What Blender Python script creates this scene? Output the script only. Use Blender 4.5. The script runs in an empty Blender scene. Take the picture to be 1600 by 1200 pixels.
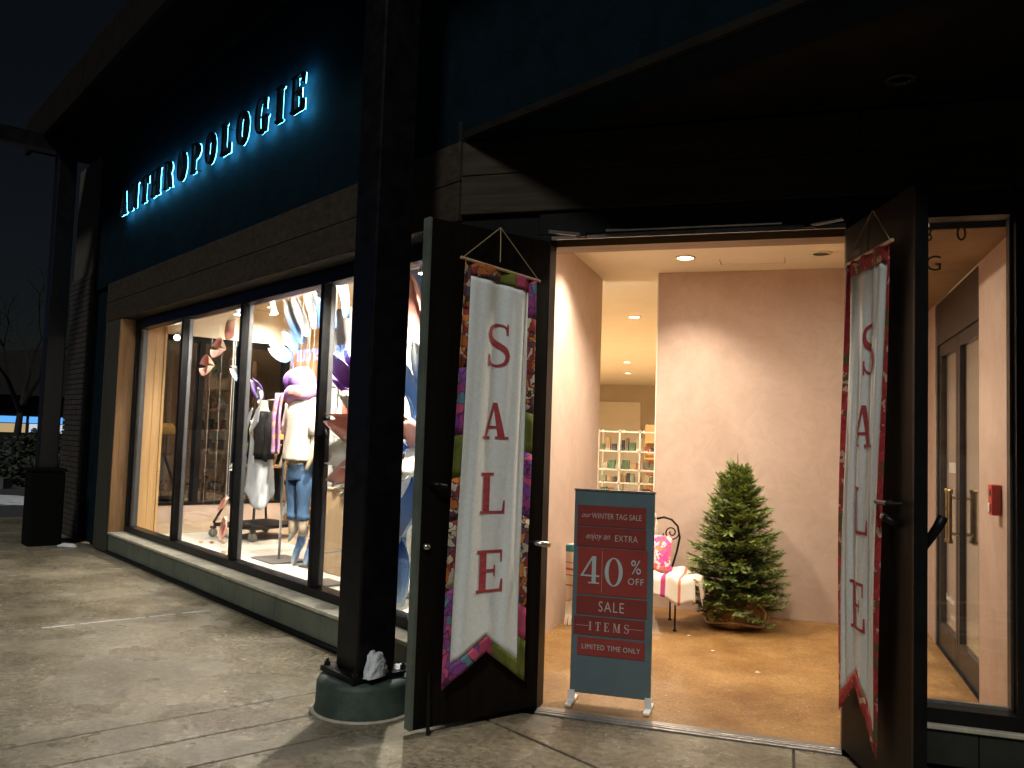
import bpy, bmesh, math, random
from mathutils import Vector, Matrix
from math import sin, cos, pi, radians, sqrt
random.seed(11)
SC = bpy.context.scene
COL = SC.collection

# ------------------------------------------------------------------ camera
YAW, PITCH, ROLL, CAMH = radians(17.93), radians(3.6), radians(1.89), 1.6
F0 = Vector((-sin(YAW), cos(YAW), 0)); R0 = Vector((cos(YAW), sin(YAW), 0)); U0 = Vector((0, 0, 1))
fwd = F0 * cos(PITCH) + U0 * sin(PITCH); upv = -F0 * sin(PITCH) + U0 * cos(PITCH)
rt = R0 * cos(ROLL) + upv * sin(ROLL); upv = -R0 * sin(ROLL) + upv * cos(ROLL)
cd = bpy.data.cameras.new('camera'); cam = bpy.data.objects.new('camera', cd); COL.objects.link(cam)
M = Matrix((rt, upv, -fwd)).transposed().to_4x4(); M.translation = (0, 0, CAMH)
cam.matrix_world = M
cd.sensor_width = 36; cd.lens = 36 * 1340 / 1600; cd.clip_end = 2000; cd.clip_start = .05
SC.camera = cam

# ------------------------------------------------------------------ world, sun, exposure
W = bpy.data.worlds.new('World'); SC.world = W; W.use_nodes = True
nt = W.node_tree; nt.nodes.clear()
sky = nt.nodes.new('ShaderNodeTexSky'); sky.sky_type = 'NISHITA'; sky.sun_disc = False
SUN_EL, SUN_AZ = radians(46), radians(177)      # azimuth clockwise from +Y: light falls from behind the camera
sky.sun_elevation = SUN_EL; sky.sun_rotation = SUN_AZ
hs = nt.nodes.new('ShaderNodeHueSaturation'); hs.inputs['Saturation'].default_value = .8
bg = nt.nodes.new('ShaderNodeBackground'); bg.inputs['Strength'].default_value = .0016
wo = nt.nodes.new('ShaderNodeOutputWorld')
nt.links.new(sky.outputs[0], hs.inputs['Color']); nt.links.new(hs.outputs[0], bg.inputs[0]); nt.links.new(bg.outputs[0], wo.inputs[0])
sd = bpy.data.lights.new('sun', 'SUN'); sd.energy = 1.3; sd.angle = radians(9); sd.color = (1, .97, .88)
so = bpy.data.objects.new('sun', sd); COL.objects.link(so)
ld = Vector((sin(SUN_AZ) * cos(SUN_EL), cos(SUN_AZ) * cos(SUN_EL), sin(SUN_EL)))
so.rotation_euler = ld.to_track_quat('Z', 'Y').to_euler(); so.location = (0, -8, 12)
vs = SC.view_settings; vs.view_transform = 'Standard'; vs.look = 'None'; vs.exposure = 0; vs.gamma = 1; vs.use_curve_mapping = False
SC.render.engine = 'CYCLES'
cy = SC.cycles; cy.use_denoising = True; cy.sample_clamp_indirect = 6; cy.max_bounces = 10; cy.diffuse_bounces = 5
cy.glossy_bounces = 5; cy.transparent_max_bounces = 24; cy.transmission_bounces = 6; cy.caustics_reflective = False; cy.caustics_refractive = False
try: cy.denoiser = 'OPENIMAGEDENOISE'
except Exception: pass

# ------------------------------------------------------------------ frames of the place
KX, KY = -1.991, 4.99                     # where the window front meets the entrance wall
_l = sqrt(.848 ** 2 + .53 ** 2)
FD = Vector((-.848 / _l, .53 / _l, 0)); FN = Vector((FD.y, -FD.x, 0)); KP = Vector((KX, KY, 0))
def FP(s, w, z): return KP + FD * s + FN * w + Vector((0, 0, z))    # along window front, inwards, up
def XP(x, y, z): return Vector((x, y, z))
def frame(o, a, b):                        # general frame: origin, two horizontal axes
    o = Vector(o); a = Vector(a); b = Vector(b)
    return lambda u, v, z: o + a * u + b * v + Vector((0, 0, z))

# ------------------------------------------------------------------ materials
MATS = {}
def mat(name, col, rough=.6, metal=0., nscale=0, namt=0., col2=None, bump=0., bscale=None, spec=.5, stretch=None, emit=None, estr=0., coat=0., rvar=0., trans=0.):
    if name in MATS: return MATS[name]
    m = bpy.data.materials.new(name); m.use_nodes = True; n = m.node_tree.nodes; L = m.node_tree.links
    b = n['Principled BSDF']; b.inputs['Roughness'].default_value = rough; b.inputs['Metallic'].default_value = metal
    b.inputs['Base Color'].default_value = (*col, 1); b.inputs['Specular IOR Level'].default_value = spec
    if coat: b.inputs['Coat Weight'].default_value = coat
    tc = n.new('ShaderNodeTexCoord'); mp = n.new('ShaderNodeMapping'); L.new(tc.outputs['Object'], mp.inputs[0])
    if stretch: mp.inputs['Scale'].default_value = stretch
    if nscale:
        nz = n.new('ShaderNodeTexNoise'); nz.inputs['Scale'].default_value = nscale; nz.inputs['Detail'].default_value = 8; nz.inputs['Roughness'].default_value = .62
        L.new(mp.outputs[0], nz.inputs['Vector'])
        r = n.new('ShaderNodeValToRGB'); L.new(nz.outputs['Fac'], r.inputs[0])
        c2 = col2 or tuple(max(0, c * (1 - namt)) for c in col); c1 = col if col2 else tuple(min(1, c * (1 + namt)) for c in col)
        r.color_ramp.elements[0].position = .32; r.color_ramp.elements[1].position = .68
        r.color_ramp.elements[0].color = (*c2, 1); r.color_ramp.elements[1].color = (*c1, 1)
        L.new(r.outputs[0], b.inputs['Base Color'])
        if rvar:
            mr = n.new('ShaderNodeMapRange'); L.new(nz.outputs['Fac'], mr.inputs[0]); mr.inputs[1].default_value = .3; mr.inputs[2].default_value = .7
            mr.inputs[3].default_value = max(.03, rough - rvar); mr.inputs[4].default_value = min(1, rough + rvar); L.new(mr.outputs[0], b.inputs['Roughness'])
    if bump:
        nb = n.new('ShaderNodeTexNoise'); nb.inputs['Scale'].default_value = bscale or (nscale * 3 or 40); nb.inputs['Detail'].default_value = 6
        L.new(mp.outputs[0], nb.inputs['Vector'])
        bp = n.new('ShaderNodeBump'); bp.inputs['Strength'].default_value = bump; bp.inputs['Distance'].default_value = .02
        L.new(nb.outputs['Fac'], bp.inputs['Height']); L.new(bp.outputs[0], b.inputs['Normal'])
    if emit: b.inputs['Emission Color'].default_value = (*emit, 1); b.inputs['Emission Strength'].default_value = estr
    MATS[name] = m; return m

def wood(name, c1, c2, rough=.5, scale=3., axis=2, bump=.15, spec=.5):
    m = bpy.data.materials.new(name); m.use_nodes = True; n = m.node_tree.nodes; L = m.node_tree.links
    b = n['Principled BSDF']; b.inputs['Roughness'].default_value = rough; b.inputs['Specular IOR Level'].default_value = spec
    tc = n.new('ShaderNodeTexCoord'); mp = n.new('ShaderNodeMapping'); L.new(tc.outputs['Object'], mp.inputs[0])
    sc = [9., 9., 9.]; sc[axis] = .7; mp.inputs['Scale'].default_value = sc
    nz = n.new('ShaderNodeTexNoise'); nz.inputs['Scale'].default_value = scale; nz.inputs['Detail'].default_value = 9; nz.inputs['Roughness'].default_value = .65; nz.inputs['Distortion'].default_value = .6
    L.new(mp.outputs[0], nz.inputs['Vector'])
    r = n.new('ShaderNodeValToRGB'); L.new(nz.outputs['Fac'], r.inputs[0]); r.color_ramp.elements[0].position = .3; r.color_ramp.elements[1].position = .7
    r.color_ramp.elements[0].color = (*c2, 1); r.color_ramp.elements[1].color = (*c1, 1); L.new(r.outputs[0], b.inputs['Base Color'])
    bp = n.new('ShaderNodeBump'); bp.inputs['Strength'].default_value = bump; bp.inputs['Distance'].default_value = .01
    L.new(nz.outputs['Fac'], bp.inputs['Height']); L.new(bp.outputs[0], b.inputs['Normal'])
    MATS[name] = m; return m

def emis(name, col, strength):
    m = bpy.data.materials.new(name); m.use_nodes = True; n = m.node_tree.nodes; n.clear()
    e = n.new('ShaderNodeEmission'); e.inputs[0].default_value = (*col, 1); e.inputs[1].default_value = strength
    o = n.new('ShaderNodeOutputMaterial'); m.node_tree.links.new(e.outputs[0], o.inputs[0]); MATS[name] = m; return m

def pane_glass(name, tint=(1, 1, 1), refl=1.0):
    m = bpy.data.materials.new(name); m.use_nodes = True; n = m.node_tree.nodes; n.clear(); L = m.node_tree.links
    t = n.new('ShaderNodeBsdfTransparent'); t.inputs[0].default_value = (*tint, 1)
    g = n.new('ShaderNodeBsdfGlossy'); g.inputs['Roughness'].default_value = 0.004
    f = n.new('ShaderNodeLayerWeight'); f.inputs['Blend'].default_value = .5
    pw = n.new('ShaderNodeMath'); pw.operation = 'POWER'; pw.inputs[1].default_value = 5; L.new(f.outputs['Facing'], pw.inputs[0])
    mu = n.new('ShaderNodeMath'); mu.operation = 'MULTIPLY_ADD'; mu.inputs[1].default_value = .92 * refl; mu.inputs[2].default_value = .045 * refl; mu.use_clamp = True; L.new(pw.outputs[0], mu.inputs[0])
    mx = n.new('ShaderNodeMixShader'); L.new(mu.outputs[0], mx.inputs[0]); L.new(t.outputs[0], mx.inputs[1]); L.new(g.outputs[0], mx.inputs[2])
    o = n.new('ShaderNodeOutputMaterial'); L.new(mx.outputs[0], o.inputs[0]); MATS[name] = m; return m

def ramp_mat(name, stops, axis=0, rough=.7, noise=.0, nscale=6., sheen=0., transl=0.):
    """colour runs along a generated axis (dyed cloth, gradient petals)"""
    m = bpy.data.materials.new(name); m.use_nodes = True; n = m.node_tree.nodes; L = m.node_tree.links
    b = n['Principled BSDF']; b.inputs['Roughness'].default_value = rough
    tc = n.new('ShaderNodeTexCoord'); sx = n.new('ShaderNodeSeparateXYZ'); L.new(tc.outputs['Generated'], sx.inputs[0])
    v = sx.outputs[axis]
    if noise:
        nz = n.new('ShaderNodeTexNoise'); nz.inputs['Scale'].default_value = nscale; L.new(tc.outputs['Object'], nz.inputs['Vector'])
        ma = n.new('ShaderNodeMath'); ma.operation = 'MULTIPLY_ADD'; L.new(nz.outputs['Fac'], ma.inputs[0]); ma.inputs[1].default_value = noise
        L.new(v, ma.inputs[2]); mb = n.new('ShaderNodeMath'); mb.operation = 'SUBTRACT'; L.new(ma.outputs[0], mb.inputs[0]); mb.inputs[1].default_value = noise * .5; v = mb.outputs[0]
    r = n.new('ShaderNodeValToRGB'); L.new(v, r.inputs[0]); e = r.color_ramp.elements
    while len(e) < len(stops): e.new(.5)
    for i, (p, c) in enumerate(stops): e[i].position = p; e[i].color = (*c, 1)
    L.new(r.outputs[0], b.inputs['Base Color'])
    if transl:
        tr = n.new('ShaderNodeBsdfTranslucent'); L.new(r.outputs[0], tr.inputs[0]); mx = n.new('ShaderNodeMixShader'); mx.inputs[0].default_value = transl
        o = [x for x in n if x.type == 'OUTPUT_MATERIAL'][0]; L.new(b.outputs[0], mx.inputs[1]); L.new(tr.outputs[0], mx.inputs[2]); L.new(mx.outputs[0], o.inputs[0])
    MATS[name] = m; return m

def print_mat(name, cols, scale=14., line=(.02, .012, .01), ground=None):
    """printed cloth: soft blotches of several colours with dark drawn outlines"""
    m = bpy.data.materials.new(name); m.use_nodes = True; n = m.node_tree.nodes; L = m.node_tree.links
    b = n['Principled BSDF']; b.inputs['Roughness'].default_value = .85
    tc = n.new('ShaderNodeTexCoord'); nz = n.new('ShaderNodeTexNoise'); nz.inputs['Scale'].default_value = scale * .5; nz.inputs['Detail'].default_value = 2
    L.new(tc.outputs['Object'], nz.inputs['Vector'])
    mx0 = n.new('ShaderNodeMix'); mx0.data_type = 'RGBA'; mx0.inputs[0].default_value = .12
    L.new(tc.outputs['Object'], mx0.inputs[6]); L.new(nz.outputs['Color'], mx0.inputs[7])
    vo = n.new('ShaderNodeTexVoronoi'); vo.inputs['Scale'].default_value = scale; L.new(mx0.outputs[2], vo.inputs['Vector'])
    ve = n.new('ShaderNodeTexVoronoi'); ve.feature = 'DISTANCE_TO_EDGE'; ve.inputs['Scale'].default_value = scale; L.new(mx0.outputs[2], ve.inputs['Vector'])
    sp = n.new('ShaderNodeSeparateColor'); L.new(vo.outputs['Color'], sp.inputs[0])
    r = n.new('ShaderNodeValToRGB'); r.color_ramp.interpolation = 'CONSTANT'; e = r.color_ramp.elements
    while len(e) < len(cols): e.new(.5)
    for i, c in enumerate(cols): e[i].position = i / len(cols); e[i].color = (*c, 1)
    L.new(sp.outputs[0], r.inputs[0])
    gt = n.new('ShaderNodeMath'); gt.operation = 'LESS_THAN'; gt.inputs[1].default_value = .045; L.new(ve.outputs['Distance'], gt.inputs[0])
    mx = n.new('ShaderNodeMix'); mx.data_type = 'RGBA'; L.new(gt.outputs[0], mx.inputs[0]); L.new(r.outputs[0], mx.inputs[6]); mx.inputs[7].default_value = (*line, 1)
    L.new(mx.outputs[2], b.inputs['Base Color']); MATS[name] = m; return m

# surfaces
def concrete_mat():
    m = bpy.data.materials.new('walk concrete'); m.use_nodes = True; n = m.node_tree.nodes; L = m.node_tree.links
    b = n['Principled BSDF']; tc = n.new('ShaderNodeNewGeometry')
    def noise(s, d=6, r=.6):
        z = n.new('ShaderNodeTexNoise'); z.inputs['Scale'].default_value = s; z.inputs['Detail'].default_value = d; z.inputs['Roughness'].default_value = r
        L.new(tc.outputs['Position'], z.inputs['Vector']); return z
    big = noise(.9, 5); mid = noise(5, 8, .7); fine = noise(24, 8, .8); salt = noise(2.1, 9, .72); wet = noise(1.35, 4, .55)
    r = n.new('ShaderNodeValToRGB'); L.new(big.outputs['Fac'], r.inputs[0]); e = r.color_ramp.elements
    e[0].position = .34; e[0].color = (.135, .115, .076, 1); e[1].position = .68; e[1].color = (.35, .31, .228, 1)
    r2 = n.new('ShaderNodeValToRGB'); L.new(mid.outputs['Fac'], r2.inputs[0]); e = r2.color_ramp.elements
    e[0].position = .3; e[0].color = (.66, .66, .66, 1); e[1].position = .7; e[1].color = (1.1, 1.1, 1.1, 1)
    mu = n.new('ShaderNodeMix'); mu.data_type = 'RGBA'; mu.blend_type = 'MULTIPLY'; mu.inputs[0].default_value = 1; L.new(r.outputs[0], mu.inputs[6]); L.new(r2.outputs[0], mu.inputs[7])
    # fine aggregate
    r3 = n.new('ShaderNodeValToRGB'); L.new(fine.outputs['Fac'], r3.inputs[0]); e = r3.color_ramp.elements
    e[0].position = .40; e[0].color = (.6, .6, .59, 1); e[1].position = .61; e[1].color = (1.38, 1.38, 1.4, 1)
    mu2 = n.new('ShaderNodeMix'); mu2.data_type = 'RGBA'; mu2.blend_type = 'MULTIPLY'; mu2.inputs[0].default_value = 1; L.new(mu.outputs[2], mu2.inputs[6]); L.new(r3.outputs[0], mu2.inputs[7])
    # dried salt film
    r4 = n.new('ShaderNodeValToRGB'); L.new(salt.outputs['Fac'], r4.inputs[0]); e = r4.color_ramp.elements
    e[0].position = .57; e[0].color = (0, 0, 0, 1); e[1].position = .75; e[1].color = (.62, .62, .62, 1)
    mu3 = n.new('ShaderNodeMix'); mu3.data_type = 'RGBA'; L.new(r4.outputs[0], mu3.inputs[0]); L.new(mu2.outputs[2], mu3.inputs[6]); mu3.inputs[7].default_value = (.55, .54, .5, 1)
    spk = noise(48, 2, .5); r6 = n.new('ShaderNodeValToRGB'); L.new(spk.outputs['Fac'], r6.inputs[0]); e = r6.color_ramp.elements
    e[0].position = .70; e[0].color = (0, 0, 0, 1); e[1].position = .75; e[1].color = (1, 1, 1, 1)
    mu4 = n.new('ShaderNodeMix'); mu4.data_type = 'RGBA'; L.new(r6.outputs[0], mu4.inputs[0]); L.new(mu3.outputs[2], mu4.inputs[6]); mu4.inputs[7].default_value = (.6, .6, .57, 1)
    L.new(mu4.outputs[2], b.inputs['Base Color'])
    r5 = n.new('ShaderNodeMapRange'); L.new(wet.outputs['Fac'], r5.inputs[0]); r5.inputs[1].default_value = .4; r5.inputs[2].default_value = .62; r5.inputs[3].default_value = .13; r5.inputs[4].default_value = .42
    L.new(r5.outputs[0], b.inputs['Roughness'])
    bp = n.new('ShaderNodeBump'); bp.inputs['Strength'].default_value = .8; bp.inputs['Distance'].default_value = .008; L.new(fine.outputs['Fac'], bp.inputs['Height'])
    L.new(bp.outputs[0], b.inputs['Normal']); MATS['walk'] = m; return m
WALK = concrete_mat()
GROUT = mat('joint sand', (.05, .045, .035), .95, nscale=30, namt=.4)
ASPH = mat('asphalt', (.045, .045, .05), .8, nscale=40, namt=.4, bump=.3, bscale=120)
SNOW = mat('snow', (.6, .65, .7), .8, nscale=14, namt=.12, bump=.5, bscale=90)
_s = SNOW.node_tree.nodes['Principled BSDF']; _s.inputs['Subsurface Weight'].default_value = .5; _s.inputs['Subsurface Radius'].default_value = (.02, .02, .025); _s.inputs['Subsurface Scale'].default_value = .6
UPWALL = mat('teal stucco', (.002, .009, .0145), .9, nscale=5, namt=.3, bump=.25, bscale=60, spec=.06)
LINT = wood('dark lintel timber', (.05, .04, .029), (.019, .015, .011), .8, 2.2, axis=0, spec=.2)
PIL = wood('brown cedar', (.42, .25, .12), (.22, .12, .055), .55, 2.0)
TILE = mat('green grey tile', (.135, .15, .115), .5, nscale=3.5, col2=(.075, .098, .082), bump=.08, bscale=25)
CAPM = mat('sill concrete', (.4, .38, .31), .75, nscale=9, namt=.25, bump=.15)
BLACK = mat('black frame', (.006, .006, .0065), .42, spec=.18, nscale=7, namt=.4)
DOORM = wood('black stained door', (.010, .0075, .0055), (.004, .0032, .0028), .5, 2.5, spec=.1)
EDGE = mat('door edge metal', (.11, .14, .115), .5, nscale=6, namt=.25)
STEEL = mat('post steel', (.0035, .0037, .0045), .45, spec=.25, nscale=9, namt=.5, rvar=.1)
BRONZE = mat('dark bronze', (.05, .04, .032), .38, .5, nscale=8, namt=.3)
ALU = mat('worn aluminium', (.3, .29, .28), .36, .8, nscale=14, namt=.3, stretch=(1, 8, 1))
SILV = mat('satin steel', (.55, .55, .53), .3, 1.)
BRASS = mat('aged brass', (.42, .32, .17), .3, 1., nscale=20, namt=.25)
GLASS = pane_glass('window glass', (.985, .99, .985), 1.25)
GLASSD = pane_glass('end glass', (.93, .95, .96), 3.6)
def plaster_mat():
    m = bpy.data.materials.new('pink plaster'); m.use_nodes = True; n = m.node_tree.nodes; L = m.node_tree.links; b = n['Principled BSDF']; b.inputs['Roughness'].default_value = .5
    g_ = n.new('ShaderNodeNewGeometry')
    def nz(s, d, r=.6, dist=0.):
        z = n.new('ShaderNodeTexNoise'); z.inputs['Scale'].default_value = s; z.inputs['Detail'].default_value = d; z.inputs['Roughness'].default_value = r; z.inputs['Distortion'].default_value = dist; L.new(g_.outputs['Position'], z.inputs['Vector']); return z
    def rp(src, a, ca, c, cc):
        r = n.new('ShaderNodeValToRGB'); L.new(src.outputs['Fac'], r.inputs[0]); e = r.color_ramp.elements; e[0].position = a; e[0].color = (*ca, 1); e[1].position = c; e[1].color = (*cc, 1); return r
    A = rp(nz(1.3, 7, .62, .8), .3, (.50, .365, .295), .7, (.61, .465, .39)); G = rp(nz(5, 9, .7, 1.5), .34, (.92, .91, .9), .62, (1.03, 1.03, 1.03))
    mu = n.new('ShaderNodeMix'); mu.data_type = 'RGBA'; mu.blend_type = 'MULTIPLY'; mu.inputs[0].default_value = 1; L.new(A.outputs[0], mu.inputs[6]); L.new(G.outputs[0], mu.inputs[7]); L.new(mu.outputs[2], b.inputs['Base Color'])
    bp = n.new('ShaderNodeBump'); bp.inputs['Strength'].default_value = .14; bp.inputs['Distance'].default_value = .01; L.new(nz(5, 9, .7, 1.5).outputs['Fac'], bp.inputs['Height']); L.new(bp.outputs[0], b.inputs['Normal'])
    MATS['pink plaster'] = m; return m
PLAST = plaster_mat()
CEIL = mat('cream ceiling', (.86, .78, .62), .9, nscale=2, namt=.03)
STOREW = mat('taupe store wall', (.55, .47, .36), .85, nscale=1.5, namt=.06)
CREAM = mat('cream wall', (.85, .8, .68), .8, nscale=1.5, namt=.04)
PANEL = mat('grey backdrop plaster', (.42, .43, .4), .7, nscale=1.8, namt=.22, bump=.1, bscale=8)
def vfloor_mat():
    m = bpy.data.materials.new('amber stained concrete'); m.use_nodes = True; n = m.node_tree.nodes; L = m.node_tree.links; b = n['Principled BSDF']
    g_ = n.new('ShaderNodeNewGeometry')
    def nz(s, d, r=.6):
        z = n.new('ShaderNodeTexNoise'); z.inputs['Scale'].default_value = s; z.inputs['Detail'].default_value = d; z.inputs['Roughness'].default_value = r; L.new(g_.outputs['Position'], z.inputs['Vector']); return z
    def rp(src, a, ca, c, cc):
        r = n.new('ShaderNodeValToRGB'); L.new(src.outputs['Fac'], r.inputs[0]); e = r.color_ramp.elements; e[0].position = a; e[0].color = (*ca, 1); e[1].position = c; e[1].color = (*cc, 1); return r
    A = rp(nz(1.5, 9, .68), .28, (.16, .068, .014), .74, (.36, .205, .066)); G = rp(nz(45, 6, .8), .36, (.6, .58, .55), .64, (1.3, 1.3, 1.28))
    mu = n.new('ShaderNodeMix'); mu.data_type = 'RGBA'; mu.blend_type = 'MULTIPLY'; mu.inputs[0].default_value = 1; L.new(A.outputs[0], mu.inputs[6]); L.new(G.outputs[0], mu.inputs[7])
    S_ = rp(nz(60, 2, .5), .71, (0, 0, 0), .76, (1, 1, 1)); m2_ = n.new('ShaderNodeMix'); m2_.data_type = 'RGBA'; L.new(S_.outputs[0], m2_.inputs[0]); L.new(mu.outputs[2], m2_.inputs[6]); m2_.inputs[7].default_value = (.75, .68, .52, 1)
    L.new(m2_.outputs[2], b.inputs['Base Color'])
    r5 = n.new('ShaderNodeMapRange'); L.new(nz(2.2, 5).outputs['Fac'], r5.inputs[0]); r5.inputs[1].default_value = .35; r5.inputs[2].default_value = .65; r5.inputs[3].default_value = .42; r5.inputs[4].default_value = .65; L.new(r5.outputs[0], b.inputs['Roughness'])
    bp = n.new('ShaderNodeBump'); bp.inputs['Strength'].default_value = .35; bp.inputs['Distance'].default_value = .004; L.new(nz(45, 6, .8).outputs['Fac'], bp.inputs['Height']); L.new(bp.outputs[0], b.inputs['Normal'])
    return m
VFLOOR = vfloor_mat()
SFLOOR = wood('pale floor boards', (.66, .52, .36), (.5, .36, .22), .45, 1.4, axis=0, bump=.05)
DFLOOR = mat('display floor', (.72, .68, .6), .5, nscale=2, namt=.08)
BULK = mat('brown bulkhead', (.3, .19, .085), .8, nscale=3, namt=.2)
GOLDW = wood('golden oak', (.62, .39, .17), (.42, .24, .09), .45, 1.8)
PALEW = wood('pale maple', (.72, .5, .3), (.6, .39, .21), .45, 1.2)
RUSTW = wood('shelf timber', (.4, .22, .1), (.24, .12, .05), .6, 2.2, axis=2)
IRON = mat('black iron', (.015, .015, .016), .45, .6)
CORD = mat('jute cord', (.4, .3, .17), .9)
LAMPON = emis('lit lens warm', (1, .82, .6), 26)
LAMPON2 = emis('lit lens white', (1, .93, .84), 40)

# ------------------------------------------------------------------ mesh builder
class MB:
    def __init__(s, f=XP): s.v = []; s.f = []; s.map = f
    def pt(s, p): return s.map(*p)
    def add(s, pts, faces):
        o = len(s.v); s.v += [s.pt(p) for p in pts]; s.f += [[i + o for i in f] for f in faces]; return s
    def box(s, x0, x1, y0, y1, z0, z1):
        return s.add([(x0, y0, z0), (x1, y0, z0), (x1, y1, z0), (x0, y1, z0), (x0, y0, z1), (x1, y0, z1), (x1, y1, z1), (x0, y1, z1)],
                     [(0, 3, 2, 1), (4, 5, 6, 7), (0, 1, 5, 4), (1, 2, 6, 5), (2, 3, 7, 6), (3, 0, 4, 7)])
    def prism(s, poly, z0, z1):                 # horizontal polygon, extruded up
        n = len(poly)
        return s.add([(x, y, z0) for x, y in poly] + [(x, y, z1) for x, y in poly],
                     [list(range(n))[::-1], list(range(n, 2 * n))] + [(i, (i + 1) % n, n + (i + 1) % n, n + i) for i in range(n)])
    def extrude(s, poly, d0, d1):               # polygon in (u, z), depth v from d0 to d1
        n = len(poly)
        return s.add([(x, d0, y) for x, y in poly] + [(x, d1, y) for x, y in poly],
                     [list(range(n)), list(range(n, 2 * n))[::-1]] + [(i, n + i, n + (i + 1) % n, (i + 1) % n) for i in range(n)])
    def tube(s, path, r, n=8, cap=True, closed=False):
        P = [Vector(p) for p in path]; R = r if isinstance(r, (list, tuple)) else [r] * len(P)
        rings = []; ref = None
        for i, p in enumerate(P):
            a = P[i - 1] if (i > 0 or closed) else P[i]; b = P[(i + 1) % len(P)] if (i < len(P) - 1 or closed) else P[i]
            t = (b - a)
            if t.length < 1e-9: t = Vector((0, 0, 1))
            t.normalize()
            if ref is None: ref = Vector((1, 0, 0)) if abs(t.x) < .8 else Vector((0, 1, 0))
            u = (ref - t * ref.dot(t)); u.normalize(); ref = u; w = t.cross(u)
            rings.append([tuple(p + (u * cos(2 * pi * k / n) + w * sin(2 * pi * k / n)) * R[i]) for k in range(n)])
        return s.loft(rings, cap, closed)
    def loft(s, rings, cap=True, closed=False):
        n = len(rings[0]); pts = [p for r in rings for p in r]; F = []
        m = len(rings)
        for i in range(m if closed else m - 1):
            for k in range(n):
                a = i * n + k; b = i * n + (k + 1) % n; j = ((i + 1) % m) * n
                F.append((a, b, j + (k + 1) % n, j + k))
        if cap and not closed: F.append(tuple(range(n))[::-1]); F.append(tuple((m - 1) * n + k for k in range(n)))
        return s.add(pts, F)
    def lathe(s, prof, c=(0, 0, 0), n=20, cap=True):
        return s.loft([[(c[0] + r * cos(2 * pi * k / n), c[1] + r * sin(2 * pi * k / n), c[2] + z) for k in range(n)] for r, z in prof], cap)
    def grid(s, fn, nu, nv):
        return s.add([fn(i / nu, j / nv) for j in range(nv + 1) for i in range(nu + 1)],
                     [(j * (nu + 1) + i, j * (nu + 1) + i + 1, (j + 1) * (nu + 1) + i + 1, (j + 1) * (nu + 1) + i) for j in range(nv) for i in range(nu)])
    def build(s, name, m, parent=None, origin=None, smooth=False, bevel=0, solid=0, recalc=True):
        o = Vector(origin) if origin is not None else (Vector(parent['_o']) if parent is not None else Vector((0, 0, 0)))
        me = bpy.data.meshes.new(name); me.from_pydata([tuple(v - o) for v in s.v], [], s.f)
        if recalc and len(s.f) < 60000:
            bm = bmesh.new(); bm.from_mesh(me); bmesh.ops.recalc_face_normals(bm, faces=bm.faces); bm.to_mesh(me); bm.free()
        if m: me.materials.append(m)
        if smooth: me.polygons.foreach_set('use_smooth', [True] * len(me.polygons))
        ob = bpy.data.objects.new(name, me); COL.objects.link(ob); ob['_o'] = tuple(o)
        if parent is not None: ob.parent = parent
        else: ob.location = o
        if solid: md = ob.modifiers.new('thick', 'SOLIDIFY'); md.thickness = solid; md.offset = 0
        if bevel: md = ob.modifiers.new('bevel', 'BEVEL'); md.width = bevel; md.segments = 2; md.limit_method = 'ANGLE'
        return ob
def tag(o, label, cat, group=None):
    o['label'] = label; o['category'] = cat
    if group: o['group'] = group
    return o
def thing(name, loc, label, cat, group=None):
    o = bpy.data.objects.new(name, None); COL.objects.link(o); o.location = loc; o['_o'] = tuple(loc); o.empty_display_size = .2
    return tag(o, label, cat, group)
def struct(o): o['kind'] = 'structure'; return o
def lab(o, t): o['label'] = t; return o
def dup(o, loc=None, rot=None, label=None):
    c = o.copy(); COL.objects.link(c)
    if loc is not None: c.location = loc
    if rot is not None: c.rotation_euler = rot
    if label: c['label'] = label
    for ch in list(o.children):
        d = ch.copy(); COL.objects.link(d); d.parent = c
        for g in list(ch.children):
            e = g.copy(); COL.objects.link(e); e.parent = d
    return c
def lamp(kind, parent, loc, energy, col, size=.05, target=None, cone=120, blend=.6):
    d = bpy.data.lights.new('lamp_light', kind); d.energy = energy; d.color = col; d.shadow_soft_size = size
    if kind == 'SPOT': d.spot_size = radians(cone); d.spot_blend = blend
    o = bpy.data.objects.new('lamp_light', d); COL.objects.link(o); o.parent = parent
    l = Vector(loc) - Vector(parent['_o']); o.location = l
    if target is not None: o.rotation_euler = (Vector(loc) - Vector(target)).to_track_quat('Z', 'Y').to_euler()
    return o

# ================================================================== SETTING
g = MB().add([(-700, -700, -.16), (700, -700, -.16), (700, 900, -.16), (-700, 900, -.16)], [(0, 1, 2, 3)]).build('ground', ASPH); struct(g)
# sidewalk: bed of joint sand with separate concrete slabs on it
walk = MB(FP).box(-7, 12.2, -2.52, .06, -.16, -.014).build('sidewalk', GROUT); struct(walk)
MB().prism([(-1.9, 4.95), (4.2, 1.2), (4.2, 4.95)], -.16, -.016).build('joint_bed', GROUT, walk)
sj = [-6.9, -4.4, -2.3, -.21, .16, .53, 3.2, 5.9, 8.62, 12.1]
for i in range(len(sj) - 1):
    for (w0, w1) in ((-2.38, -.035),):
        MB(FP).box(sj[i] + .006, sj[i + 1] - .006, w0 + .006, w1 - .006, -.1, 0).build('slab', WALK, walk, bevel=.006)
def wline(y): return None
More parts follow.
